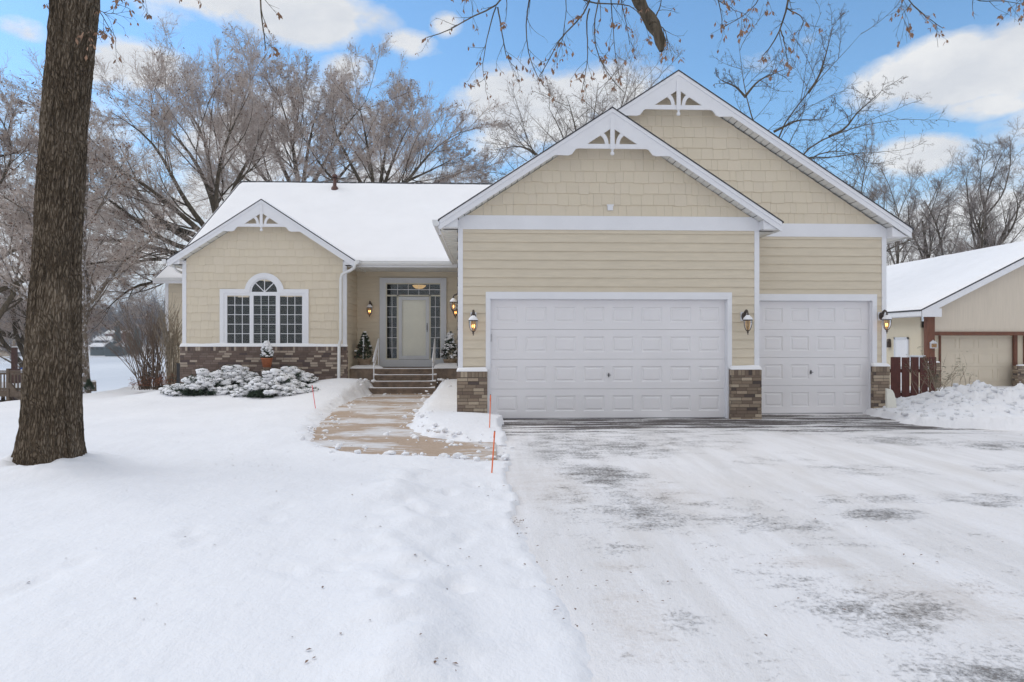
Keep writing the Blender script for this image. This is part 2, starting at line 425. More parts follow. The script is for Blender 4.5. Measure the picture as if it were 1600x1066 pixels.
# --- trim -----------------------------------------------------------------------------------
for x0, x1, y, z0, z1 in ((XL-.004, XL+cb, YG, 0, FZ0), (XR1-cb, XR1+.004, YG, 0, FZ0), (XR2-cb, XR2+.004, YT, 0, FZ0), (XBL-.02, XBL+.09, YB, 1.45, 3.85), (XBR-.09, XBR+.02, YB, 1.45, 3.85), (XW-.02, XW+.1, 26.3, -.5, 3.85)):
    hb('corner_trim', MB().box(x0, x1, y-.03, y+.06, z0, z1-.001), 'white')
def frieze(x0, x1, xc, az, y, xs=None):
    t = MB(); c = (az-.215-FZ1)/SL
    pts = [(x0, FZ0), (x1, FZ0), (x1, az-.215-SL*(x1-xc))]
    if x1-xc > c: pts += [(xc+c, FZ1)]
    if xs is None: pts += [(xc-c, FZ1), (x0, az-.215-SL*(xc-x0))]
    else: pts += [(x0, FZ1)]
    t.prism(pts, y-.034, y+.01); hb('frieze_board', t, 'white')
frieze(XL-.003, XR1+.003, XC1, A1, YG); frieze(XR1+.01, XR2+.003, XC2, A2, YT, 1)
# --- garage doors -----------------------------------------------------------------------------
def garage_door(x0, x1, z1, y, cols, lastpitch, margin, label, ph, handle):
    root = MB(); W = x1-x0; sh = z1/4
    def ring(a, b, ya, yb):   # between rect a (outer) and b (inner)
        A = [(a[0], ya, a[2]), (a[1], ya, a[2]), (a[1], ya, a[3]), (a[0], ya, a[3])]
        Bq = [(b[0], yb, b[2]), (b[1], yb, b[2]), (b[1], yb, b[3]), (b[0], yb, b[3])]
        root.add(A+Bq, [(i, (i+1) % 4, (i+1) % 4+4, i+4) for i in range(4)])
    def ins(r, d): return (r[0]+d, r[1]-d, r[2]+d, r[3]-d)
    pitch = (W-2*margin)/cols
    for r in range(4):
        za, zb = r*sh+.003+.015*(r == 0), (r+1)*sh-.003
        for c in range(cols):
            xa = x0+margin+c*pitch if c else x0; xb = x0+margin+(c+1)*pitch if c < cols-1 else x1
            cx = x0+margin+(c+.5)*pitch; cz = (za+zb)/2+.0
            p = (cx-.215*lastpitch, cx+.215*lastpitch, cz-ph/2, cz+ph/2)
            ring((xa, xb, za, zb), p, y, y)
            ring(p, ins(p, .018), y, y+.016); ring(ins(p, .018), ins(p, .036), y+.016, y+.016); ring(ins(p, .036), ins(p, .058), y+.016, y+.004)
            q = ins(p, .058)
            root.add([(q[0], y+.004, q[2]), (q[1], y+.004, q[2]), (q[1], y+.004, q[3]), (q[0], y+.004, q[3])], [(0, 1, 2, 3)])
        root.add([(x0, y, zb), (x1, y, zb), (x1, y+.02, zb+.003), (x0, y+.02, zb+.003), (x0, y, za), (x1, y, za), (x1, y+.02, za-.003), (x0, y+.02, za-.003)], [(0, 1, 2, 3), (7, 6, 5, 4)])
    d = hb('garage_door', root, 'door', label=label)
    s = MB().box(x0-.01, x1+.01, y+.02, y+.05, .001, z1+.02); s.box(x0, x1, y-.004, y+.02, .0015, .014)
    s = s.build('door_seal', M['seam'], d)
    h = MB(); hx, hz = handle
    h.box(hx-.008, hx+.008, y-.03, y+.001, hz-.04, hz+.04).box(hx-.035, hx+.035, y-.045, y-.03, hz-.006, hz+.006); h.build('door_handle', M['handle'], d)
    return d
YD = YG+.10
garage_door(gx0+.01, gx1-.01, gz1-.01, YD, 8, 1.0, .03, 'white raised-panel double garage door', .315, (X(951, YD), Z(951, 586, YD)))
garage_door(tx0+.01, tx1-.02, tz1-.01, YT+.10, 4, .95, .06, 'white raised-panel single garage door', .315, (X(1270, YT), Z(1270, 582, YT)))
t = MB(); j = .09
t.box(gx0-j, gx0, YG-.032, YG+.02, 0, gz1).box(gx1, gx1+j, YG-.032, YG+.02, 0, gz1).box(gx0-j, gx1+j, YG-.034, YG+.02, gz1, gz1+.14)
t.box(gx0-.004, gx0+.012, YG+.02, YG+.2, 0, gz1).box(gx1-.012, gx1+.004, YG+.02, YG+.2, 0, gz1).box(gx0, gx1, YG+.02, YG+.2, gz1-.011, gz1+.003)
hb('garage_door_frame', t, 'white')
t = MB()
t.box(tx1, tx1+.1, YT-.032, YT+.02, 0, tz1).box(max(XR1+.02, tx0-.1), tx1+.1, YT-.034, YT+.02, tz1, tz1+.14)
t.box(tx1-.02, tx1+.004, YT+.02, YT+.2, 0, tz1).box(tx0, tx1, YT+.02, YT+.2, tz1-.011, tz1+.003).box(tx0-.1, tx0+.012, YT+.02, YT+.2, 0, tz1)
hb('garage_door_frame', t, 'white')
h = MB().box(gx0+.008, gx0+.022, YG+.05, YG+.095, Z(766, 534, YG), Z(766, 522, YG)); hb('door_hinge', h, 'bluehinge')
# --- brick pillars ----------------------------------------------------------------------------
for i, (pa, pb, yw, pt, dp) in enumerate(((714, 761.4, YG, 581, .16), (1142.5, 1190, YG, 578, .16), (1365, 1390.5, YT, 573, .14))):
    y = yw-dp; x0, x1 = X(pa, y), X(pb, y); zt = Z((pa+pb)/2, pt, y)
    B, Mo = brickwall(x0, x1, y, -.02, zt, dp-.036, seed=i+20)
    p = hb('brick_pillar', B, 'brick', label=('brick pier left of the double garage door', 'brick pier between the two garage doors', 'brick pier right of the single garage door')[i])
    Mo.build('mortar', M['mortar'], p)
    snow_sheet('snow_cap', (x0-.01, y-.01, zt), (x1+.01, y-.01, zt), (x1+.01, yw-.03, zt+.03), (x0-.01, yw-.03, zt+.03), .07, 40, 20, p, .10, i)
# bay brick
B, Mo = brickwall(XBL-.05, XBR+.05, YB-.11, -.3, 1.40, .125, seed=5, pal=1)
p = hb('brick_base', B, 'brick', label='dark brown brick base under the bay window'); Mo.build('mortar', M['mortar'], p)
B, Mo = brickwall(XBR-.02, XBR+.05, YB+.016, -.1, 1.40, .4, seed=6, pal=1)
snow_sheet('snow_ledge', (XBL-.06, YB-.13, 1.40), (XBR+.06, YB-.13, 1.40), (XBR+.06, YB-.018, 1.43), (XBL-.06, YB-.018, 1.43), .075, 160, 10, p, .06, 3, .5)
# --- gable roofs --------------------------------------------------------------------------------
def chevron(xc, half, az, t0, t1, sides=(-1, 1)):
    """2-d bands under the ridge line between vertical depths t0 and t1"""
    r = []
    for s in sides:
        r.append([(xc, az-t0), (xc+s*half, az-t0-SL*half), (xc+s*half, az-t1-SL*half), (xc, az-t1)])
    return r
def gable_roof(xc, half, az, y0, y1, label, left=True, halfl=None, ynice=None):
    hl = halfl or half
    d = MB()
    for s, h in ((-1, hl), (1, half)):
        d.prism([(xc, az-.03), (xc+s*h, az-.03-SL*h), (xc+s*h, az-.19-SL*h), (xc, az-.19)], y0+.032, y1)
    root = hb('roof', d, 'soffit', label=label)
    sh = MB()
    for s, h in ((-1, hl), (1, half)):
        sh.prism([(xc, az), (xc+s*(h+.03), az-SL*(h+.03)), (xc+s*(h+.03), az-.028-SL*(h+.03)), (xc, az-.028)], y0-.025, y1)
    sh.build('shingles', M['shingle'], root)
    # rake boards
    rb = MB()
    for s, h in ((-1, hl), (1, half)):
        rb.prism([(xc, az-.03), (xc+s*h, az-.03-SL*h), (xc+s*h, az-.215-SL*h), (xc, az-.215)], y0+.002, y0+.030)
        rb.prism([(xc, az-.029), (xc+s*h, az-.029-SL*h), (xc+s*h, az-.105-SL*h), (xc, az-.105)], y0-.016, y0+.001)
    rb.build('rake_board', M['white'], root)
    so = MB(); n = 26
    for s, h in ((-1, hl), (1, half)):
        L = int(h/.115)
        for i in range(L):
            a = h*i/L; b = h*(i+1)/L-.014; o = .195+(.007 if i % 2 else 0)
            so.slab([(xc+s*a, y0+.031, az-o-SL*a), (xc+s*b, y0+.031, az-o-SL*b), (xc+s*b, y0+.36, az-o-SL*b), (xc+s*a, y0+.36, az-o-SL*a)], .008)
    so.build('soffit', M['soffit'], root)
    sb = MB()
    for s, h in ((-1, hl), (1, half)): sb.slab([(xc, y0+.031, az-.192), (xc+s*h, y0+.031, az-.192-SL*h), (xc+s*h, y0+.36, az-.192-SL*h), (xc, y0+.36, az-.192)], .002)
    sb.build('soffit_backing', M['gap'], root)
    for s, h in ((-1, hl), (1, half)):
        a = (xc, y0+.0, az); b = (xc+s*h, y0+.0, az-SL*h); c = (xc+s*h, y1-.02, az-SL*h); e = (xc, y1-.02, az)
        q = (a, b, c, e) if s < 0 else (b, a, e, c)
        q = [(p[0], p[1], p[2]) for p in (a, b, c, e)]
        snow_sheet('roof_snow', q[0], q[1], q[2], q[3], .035, 60, max(8, int((y1-y0)*6)), root, .05, s+3)
    return root
def ornament(xc, az, y, k=1.0):
    """scalloped truss board in the gable peak"""
    P = lambda L: [(xc+x*k, az+z*k) for x, z in L]
    m = MB()
    half = [(-1.145, -.96), (-.87, -.965), (-.80, -.94), (-.755, -.88), (-.725, -.84), (-.68, -.825), (-.497, -.825), (-.497, -.735), (0, -.41), (0, -.21)]
    m.prism(P(half), y, y+.03); m.prism(P([(-x, z) for x, z in half])[::-1], y, y+.03)
    m.prism(P([(-.497, -.825), (.497, -.825), (.497, -.735), (-.497, -.735)]), y, y+.03)
    o = hb('gable_ornament', m, 'white')
    kp = MB(); kp.prism(P([(-.042, -.84), (.042, -.84), (.042, -.22), (0, -.17), (-.042, -.22)]), y-.025, y-.001)
    kp.lathe([(.0, -.845*k), (.03, -.85*k), (.022, -.87*k), (.018, -.885*k), (.035, -.90*k), (.042, -.925*k), (.034, -.95*k), (0, -.962*k)], (xc, y-.005, az), 12)
    kp.build('king_post', M['white'], o)
    for s in (-1, 1):
        ar_ = MB(); q = []
        for i in range(9):
            a = i/8; q.append((s*(.05+.02+.19*a**.9*1.0), -.735+.27*math.sin(a*math.pi/2)**1.0))
        outer = [(s*(abs(x)+.045), z+.0) for x, z in q]
        # arc sweeping from the post foot out to the rake
        arc = [(s*(.075+.20*(1-math.cos(a*math.pi/2))), -.735+.26*math.sin(a*math.pi/2)) for a in [i/8 for i in range(9)]]
        arc2 = [(s*(.145+.19*(1-math.cos(a*math.pi/2))), -.735+.20*math.sin(a*math.pi/2)) for a in [i/8 for i in range(9)]]
        for i in range(8):
            ar_.prism(P([arc[i], arc2[i], arc2[i+1], arc[i+1]]), y+.004, y+.026)
        ar_.build('curved_brace', M['white'], o)
gable_roof(XC1, 3.40, A1, 13.4, 14.42, 'front garage gable roof')
gable_roof(XC2, 4.99, A2+.02, 14.13, 25.1, 'tall garage roof behind', halfl=4.99)
gable_roof(XCB, 2.60, AB, 19.5, 22.6, 'bay gable roof')
def closer(xw_, xe, xc, az, y0, y1, zs):
    f = lambda x: az-.21-SL*abs(x-xc)
    xz = xc+(1 if xw_ > xc else -1)*(az-.21-zs)/SL
    ck = MB(); ck.prism([(xw_, zs), (xw_, f(xw_)), (xz, zs)], y0, y1); hb('eave_return', ck, 'white')
closer(XL, 0, XC1, A1, 13.45, YG-.001, 3.80); closer(XR1, 0, XC1, A1, 13.45, YG-.001, 3.80); closer(XR2, 0, XC2, A2, 14.18, YT-.001, 3.79)
closer(XBL, 0, XCB, AB, 19.55, YB-.001, 3.72); closer(XBR, 0, XCB, AB, 19.55, YB-.001, 3.72)
ornament(XC1, A1, 13.403); ornament(XC2, A2+.02, 14.133); ornament(XCB, AB, 19.503, .95)
# --- main roof and wing roof (ridge left to right) -----------------------------------------------
def roof_x(x0, x1, ye, ze, yr, zr, yb, label, ov=.12):
    r = MB(); r2 = MB()
    r.slab([(x0, ye-.01, ze), (x1, ye-.01, ze), (x1, yr, zr), (x0, yr, zr)], .025)
    r.slab([(x0, yr, zr), (x1, yr, zr), (x1, yb, ze), (x0, yb, ze)], .025)
    r2.slab([(x0+.01, ye+.01, ze-.026), (x1-.01, ye+.01, ze-.026), (x1-.01, yr, zr-.026), (x0+.01, yr, zr-.026)], .12)
    r2.slab([(x0+.01, yr, zr-.026), (x1-.01, yr, zr-.026), (x1-.01, yb-.01, ze-.026), (x0+.01, yb-.01, ze-.026)], .12)
    o = hb('roof', r, 'shingle', label=label); r2.build('roof_deck', M['white'], o)
    n = int((x1-x0)*10)
    snow_sheet('roof_snow', (x0+.05, ye-.02, ze), (x1, ye-.02, ze), (x1, yr, zr), (x0+.05, yr, zr), .06, n, 60, o, .10, 9, .25)
    snow_sheet('roof_snow', (x0+.05, yb, ze), (x1, yb, ze), (x1, yr+.01, zr), (x0+.05, yr+.01, zr), .06, 60, 30, o, .10, 12, .25)
    for x in (x0-.03, x1+.002):
        f = MB(); f.prism([(ye, ze-.02), (yr, zr-.02), (yr, zr-.2), (ye, ze-.2)], x, x+.028, 'x'); f.prism([(yb, ze-.02), (yr, zr-.02), (yr, zr-.2), (yb, ze-.2)], x, x+.028, 'x')
        f.build('rake_board', M['white'], o)
    return o
ma = roof_x(-8.95, 8.62, 19.9, 3.86, 25.1, 7.28, 30.3, 'long snow-covered main roof')
rc = MB()
for i in range(60):      # ridge cap shingles poking through thin snow
    x = -8.9+i*.3; rc.slab([(x, 25.1-.14, 7.28-.09+.012), (x+.285, 25.1-.14, 7.28-.09+.02), (x+.285, 25.1, 7.305+.055), (x, 25.1, 7.30+.055)], .012)
rc.build('ridge_cap', M['shingle'], ma)
wg = roof_x(X(240, 25.9), -5.0, 25.9, 3.88, 31, 6.72, 36, 'roof of the wing at the far left')
# --- eaves, gutters ---------------------------------------------------------------------------------
def gutter_x(x0, x1, y, z, label=None):
    g = MB(); g.prism([(y+.0, z-.11), (y-.075, z-.11), (y-.11, z-.06), (y-.11, z-.012), (y-.125, z), (y-.10, z), (y-.095, z-.09), (y, z-.095)], x0, x1, 'x')
    return hb('gutter', g, 'gutter')
def gutter_y(y0, y1, x, z, s):
    g = MB(); g.prism([(x, z-.12), (x+s*.075, z-.12), (x+s*.11, z-.06), (x+s*.11, z-.012), (x+s*.12, z), (x+s*.10, z), (x+s*.095, z-.1), (x, z-.105)], y0, y1)
    g.prism([(x, z-.12), (x+s*.075, z-.12), (x+s*.11, z-.06), (x+s*.115, z-.001), (x, z-.001)], y0-.004, y0-.001)
    return hb('gutter', g, 'gutter')
gutter_x(-3.72, -.98, 19.895, 3.865)
gutter_y(13.39, 19.9, XC1-3.43, 3.945, -1)
gutter_y(19.47, 21.2, XCB+2.63, 3.86, 1); gutter_y(19.47, 26, XCB-2.63, 3.86, -1)
gutter_x(X(240, 25.9)+.0, XBL, 25.88, 3.90)
for bx in ((-4.0, -.6, 19.90, 19.93, 3.70, 3.84), (XC1-3.425, XC1-3.40, 13.43, 19.9, 3.79, 3.95), (X(240, 25.9), XBL, 25.9, 25.93, 3.70, 3.86), (XC2+4.99, XC2+5.02, 14.2, 25.0, 3.77, 3.95)):
    hb('fascia', MB().box(*bx), 'white')
e = MB(); i = 0; x = -4.0
while x < -.6:
    e.box(x, x+.145, 19.93, YE, 3.715+(.006 if i % 2 else 0), 3.735); x += .15; i += 1
hb('soffit', e, 'soffit'); e = MB()
y = 13.43
while y < 19.9:
    e.box(XC1-3.40, XL+.005, y, y+.146, 3.80+(.006 if i % 2 else 0), 3.815); y += .15; i += 1
hb('soffit', e, 'soffit'); e = MB()
y = 13.44
while y < 14.4:
    e.box(XR1, XC1+3.40, y, y+.146, 3.80+(.006 if i % 2 else 0), 3.815); y += .15; i += 1
hb('soffit', e, 'soffit'); e = MB()
e.box(XBR, XCB+2.6, 19.53, YE, 3.72, 3.735); e.box(XCB-2.6, XBL, 19.53, 26, 3.72, 3.735)
e.box(X(240, 25.9)+.02, XBL, 25.93, 26.3, 3.78, 3.80)
e.box(XR2, XC2+4.99, 14.45, 30, 3.79, 3.805)
hb('soffit', e, 'soffit')
# downspout of the bay
def P3(px, py, Y): return (X(px, Y), Y, Z(px, py, Y))
dsy = 19.62
d = MB(); d.tube([P3(555, 408, 19.5), P3(555, 414, 19.5), P3(553, 419, 19.52), P3(547, 423, 19.56), P3(539, 426, dsy), P3(534.5, 429, dsy), P3(532.5, 436, dsy), P3(532.5, 530, dsy), P3(529.8, 540, 19.55), P3(529.3, 590, 19.55), P3(528, 597, 19.5), P3(524, 601, 19.4)], .045, 8)
hb('downspout', d, 'gutter', True)
d = MB(); d.tube([P3(271, 410, 19.7), P3(272, 417, 19.72), P3(276, 423, 19.8), P3(288, 428, 20.1)], .035, 8); hb('downspout', d, 'gutter', True)
# vents
v = MB(); vx, vz = X(953, YG), Z(953, 325, YG); v.box(vx-.055, vx+.055, YG-.045, YG-.017, vz-.055, vz+.055).box(vx-.07, vx+.07, YG-.052, YG-.03, vz+.035, vz+.06)
hb('wall_vent', v, 'white')
pv = MB(); q = P3(523, 296, 24.55); pv.tube([(q[0], q[1], q[2]-.2), (q[0], q[1], q[2]+.42)], .065, 12).lathe([(.10, .42), (.10, .50), (.03, .55), (0, .56)], q, 12).lathe([(.14, -.06), (.12, .06), (.07, .12)], q, 12)
hb('vent_pipe', pv, 'pipe', True)
# --- bay window -----------------------------------------------------------------------------------
yw = YB-.02
tx_ = (X(344, yw), X(482.5, yw)); tz = (1.47, Z(413, 452, yw))
m = MB(); tw = .115
sa = [(acx+ar*math.cos(a), acz+ar*math.sin(a)) for a in [math.pi*i/24 for i in range(25)]]
ri = ar-.145
si = [(acx+ri*math.cos(a), acz+ri*math.sin(a)) for a in [math.pi*i/24 for i in range(25)]]
for i in range(24): m.prism([sa[i], sa[i+1], si[i+1], si[i]], yw-.04, yw+.01)
m.box(tx_[0], tx_[0]+tw, yw-.038, yw+.01, tz[0], tz[1]).box(tx_[1]-tw, tx_[1], yw-.038, yw+.01, tz[0], tz[1])
m.box(tx_[0]+tw, acx-ar+.005, yw-.038, yw+.01, tz[1]-tw, tz[1]).box(acx+ar-.005, tx_[1]-tw, yw-.038, yw+.01, tz[1]-tw, tz[1])
m.box(acx-ar+.005, acx-ri, yw-.036, yw+.01, tz[1]-tw, acz).box(acx+ri, acx+ar-.005, yw-.036, yw+.01, tz[1]-tw, acz)
win = hb('bay_window', m, 'white', label='three-light bay window under a fan arch')
fr = MB(); zt = Z(413, 460.5, yw)
xs = [tx_[0]+tw, X(355.2, yw), X(390.3, yw), X(396.3, yw), X(431.2, yw), X(437.6, yw), X(472.3, yw), tx_[1]-tw]
for a, b in ((0, 1), (2, 3), (4, 5), (6, 7)): fr.box(xs[a], xs[b], yw-.02, yw+.03, 1.47, zt)
fr.box(xs[1], xs[6], yw-.019, yw+.03, 1.46, 1.50).box(xs[0], xs[7], yw-.021, yw+.03, zt-.03, tz[1]-tw+.02).box(acx-ri-.01, acx+ri+.01, yw-.022, yw+.03, zt-.031, acz+.01)
rg = ri-.05
so_ = [(acx+ri*math.cos(math.pi*i/24), acz+ri*math.sin(math.pi*i/24)) for i in range(25)]
sg = [(acx+rg*math.cos(math.pi*i/24), acz+.01+rg*math.sin(math.pi*i/24)) for i in range(25)]
for i in range(24): fr.prism([so_[i], so_[i+1], sg[i+1], sg[i]], yw-.02, yw+.02)
fr.build('window_frame', M['white'], win)
mu = MB()
for a, b in ((1, 2), (3, 4), (5, 6)):
    for k in (1, 2):
        x = xs[a]+(xs[b]-xs[a])*k/3; mu.box(x-.0075, x+.0075, yw-.005, yw+.012, 1.50, zt-.03)
    for k in range(1, 5):
        z = 1.50+(zt-.03-1.50)*k/5; mu.box(xs[a], xs[b], yw-.004, yw+.011, z-.0075, z+.0075)
for a in (math.pi/2, math.pi*.25, math.pi*.75):
    mu.bar((acx, yw+.003, acz+.01), (acx+rg*math.cos(a), yw+.003, acz+.01+rg*math.sin(a)), .018, .022)
mu.build('muntin', M['white'], win)
g = MB(); g.box(xs[1], xs[2], yw+.014, yw+.018, 1.5, zt-.03).box(xs[3], xs[4], yw+.014, yw+.018, 1.5, zt-.03).box(xs[5], xs[6], yw+.014, yw+.018, 1.5, zt-.03)
g.prism([(x, z) for x, z in sg], yw+.014, yw+.018); g.build('pane', M['glass'], win)
bl = MB(); z = 1.5
while z < zt:
    bl.slab([(xs[3]-.03, yw+.10, z), (xs[4]+.03, yw+.10, z), (xs[4]+.03, yw+.125, z+.022), (xs[3]-.03, yw+.125, z+.022)], .003); z += .066
bl.build('blind', M['blind'], win)
rm = MB(); rm.box(xs[0]-.3, xs[7]+.3, yw+.55, yw+.6, 1.0, 3.9)
rm.box(xs[0]-.3, xs[0]-.28, yw+.03, yw+.55, 1.0, 3.9).box(xs[7]+.28, xs[7]+.3, yw+.03, yw+.55, 1.0, 3.9).box(xs[0]-.3, xs[7]+.3, yw+.03, yw+.55, .95, 1.0).box(xs[0]-.3, xs[7]+.3, yw+.03, yw+.55, 3.9, 3.92)
rm.build('window_interior', M['window_dark'], win)
# --- entry ------------------------------------------------------------------------------------------
ye = YE-.02; zf = .76
def XE(px): return X(px, ye)
def ZE(py): return Z(645, py, ye)
m = MB(); tw = XE(603)-XE(593.5)
m.box(XE(593.5), XE(603), ye-.05, ye+.03, zf, ZE(442.5)).box(XE(688.5), XE(697.6), ye-.05, ye+.03, zf, ZE(442.5)).box(XE(593.5), XE(697.6), ye-.052, ye+.03, ZE(442.5), ZE(434.6))
m.box(XE(603), XE(688.5), ye-.048, ye+.03, zf, ZE(562))
door = hb('front_entry', m, 'greytrim', label='grey-trimmed front entry with transom and sidelights')
c = MB()
for a, b, z0, z1 in ((603, 604.8, 562, 442.5), (620.2, 623.2, 562, 461), (670.6, 673.0, 562, 461), (687.6, 688.5, 562, 442.5)): c.box(XE(a), XE(b), ye-.03, ye+.02, ZE(z0), ZE(z1))
c.box(XE(604.8), XE(687.6), ye-.03, ye+.02, ZE(463.3), ZE(461)+.001).box(XE(604.8), XE(687.6), ye-.03, ye+.02, ZE(444.4), ZE(442.5)).box(XE(604.8), XE(620.2), ye-.028, ye+.02, ZE(562), ZE(560)).box(XE(673), XE(687.6), ye-.028, ye+.02, ZE(562), ZE(560))
c.build('door_frame', M['creamtrim'], door)
g = MB(); g.box(XE(604.8), XE(687.6), ye+.006, ye+.01, ZE(461), ZE(444.4)).box(XE(604.8), XE(620.2), ye+.006, ye+.01, ZE(560), ZE(463.3)).box(XE(673), XE(687.6), ye+.006, ye+.01, ZE(560), ZE(463.3))
g.build('pane', M['glass'], door)
mu = MB()
for k in range(1, 5): x = XE(604.8+(687.6-604.8)*k/5); mu.box(x-.0065, x+.0065, ye-.006, ye+.005, ZE(461), ZE(444.4))
mu.box(XE(604.8), XE(687.6), ye-.005, ye+.004, ZE(452.7)-.009, ZE(452.7)+.009)
for a, b in ((604.8, 620.2), (673, 687.6)):
    x = XE((a+b)/2); mu.box(x-.0065, x+.0065, ye-.006, ye+.005, ZE(560), ZE(463.3))
    for k in range(1, 6): z = ZE(560+(463.3-560)*k/6); mu.box(XE(a), XE(b), ye-.005, ye+.004, z-.0065, z+.0065)
mu.build('muntin', M['white'], door)
s = MB(); a, b, z0, z1 = XE(623.2), XE(670.6), ZE(562)+.01, ZE(464)
s.box(a, a+.10, ye-.045, ye-.01, z0, z1).box(b-.10, b, ye-.045, ye-.01, z0, z1).box(a+.1, b-.1, ye-.045, ye-.01, z1-.1, z1).box(a+.1, b-.1, ye-.045, ye-.01, z0, z0+.11)
sd = hb('storm_door', s, 'greytrim', label='grey full-view storm door over a cream front door')
MB().box(a+.1, b-.1, ye-.03, ye-.026, z0+.11, z1-.1).build('pane', M['stormglass'], sd)
MB().box(b-.075, b-.045, ye-.085, ye-.045, Z(667, 516, ye), Z(667, 508, ye)).box(b-.07, b-.05, ye-.06, ye-.045, Z(667, 519, ye), Z(667, 505, ye)).build('door_handle', M['handle'], sd)
idr = MB().box(a, b, ye+.03, ye+.07, z0, z1)
for pz0, pz1 in ((z0+.2, z0+.75), (z0+.85, z1-.18)):
    for pa_, pb_ in ((a+.17, (a+b)/2-.04), ((a+b)/2+.04, b-.17)):
        idr.box(pa_, pb_, ye+.022, ye+.031, pz0, pz1)
idr.build('inner_door', M['innerdoor'], sd)
rm = MB(); x0_, x1_ = XE(600), XE(692)
rm.box(x0_, x1_, ye+1.6, ye+1.65, zf, 3.7).box(x0_-.02, x0_, ye+.03, ye+1.6, zf, 3.7).box(x1_, x1_+.02, ye+.03, ye+1.6, zf, 3.7).box(x0_, x1_, ye+.03, ye+1.6, 3.4, 3.42).box(x0_, x1_, ye+.03, ye+1.6, zf-.02, zf)
rm.build('hallway', M['window_dark'], door)
hl = MB(); hl.lathe([(0, -.12), (.12, -.10), (.20, -.04), (.22, .0), (0, .01)], (X(655, ye+.6), ye+.6, Z(655, 446, ye+.6)), 16); hl.build('hall_light', M['hall'], door, True, True)
# porch and steps
YP = 20.2; s0, s1 = X(583, 19.9), X(682, 19.9)
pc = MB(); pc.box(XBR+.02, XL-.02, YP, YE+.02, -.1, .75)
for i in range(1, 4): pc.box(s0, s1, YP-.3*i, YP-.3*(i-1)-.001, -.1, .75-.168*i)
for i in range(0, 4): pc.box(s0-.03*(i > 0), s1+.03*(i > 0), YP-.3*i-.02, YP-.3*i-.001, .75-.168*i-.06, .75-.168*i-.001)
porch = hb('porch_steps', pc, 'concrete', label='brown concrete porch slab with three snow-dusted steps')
snow_sheet('porch_snow', (XBR+.03, YP-.03, .75), (X(600, YP), YP-.03, .75), (X(596, YE), 21.0, .75), (XBR+.03, 21.2, .75), .10, 50, 30, porch, .25, 2, .6)
snow_sheet('porch_snow', (X(677, YP), YP-.03, .75), (XL-.03, YP-.03, .75), (XL-.03, 21.2, .75), (X(690, YE), 21.0, .75), .13, 50, 30, porch, .25, 5, .6)
for i in range(0, 4):
    y0 = YP-.3*i-.02
    n = 90; u = np.linspace(0, 1, n); xx = s0+(s1-s0)*u
    rgn = random.Random(i+3)
    # ragged line of snow left along each nosing
    wd = .02+.05*np.clip(fbm(xx*4+i*9, xx*0+i*5, 3)+.2, 0, 1)+.20*np.exp(-((u-.0)/.06)**2)+.18*np.exp(-((u-1)/.07)**2)
    zz = .75-.168*i; V = []; Q = []
    for k in range(n):
        V += [(xx[k], y0-.004, zz-.004), (xx[k], y0-.002, zz+.012+wd[k]*.12), (xx[k], y0+wd[k]*.6, zz+.012+wd[k]*.10), (xx[k], y0+wd[k]*1.2, zz+.0005)]
        if k: Q += [(4*k-4+j, 4*k+j, 4*k+j+1, 4*k-4+j+1) for j in range(3)]
    fast('step_snow', V, Q, M['roof_snow'], porch, True)
for px1, px2, lb in ((583.9, 592, 'left'), (675.3, 678.6, 'right')):
    r = MB(); xa = X(px1, 19.65); xb = X(px2, 20.55); y1, y2 = 19.65, 20.5
    xm = (xa+xb)/2; xa = xb = xm+(.0 if lb == 'left' else .02)
    r.tube([(xa, y1, .3), (xa, y1, 1.0)], .016, 6).tube([(xb, y2, .74), (xb, y2, 1.6)], .016, 6)
    r.tube([(xa, y1-.12, .98), (xa, y1-.05, 1.07), (xb, y2-.05, 1.62), (xb, y2+.03, 1.63), (xb, y2+.05, 1.56), (xb, y2-.0, 1.50), (xa, y1, .95), (xa, y1-.12, .98)], .018, 6)
    r.tube([(xa, y1, .80), (xb, y2, 1.28)], .010, 6)
    hb('handrail', r, 'white', True, label='white metal handrail on the %s side of the steps' % lb)

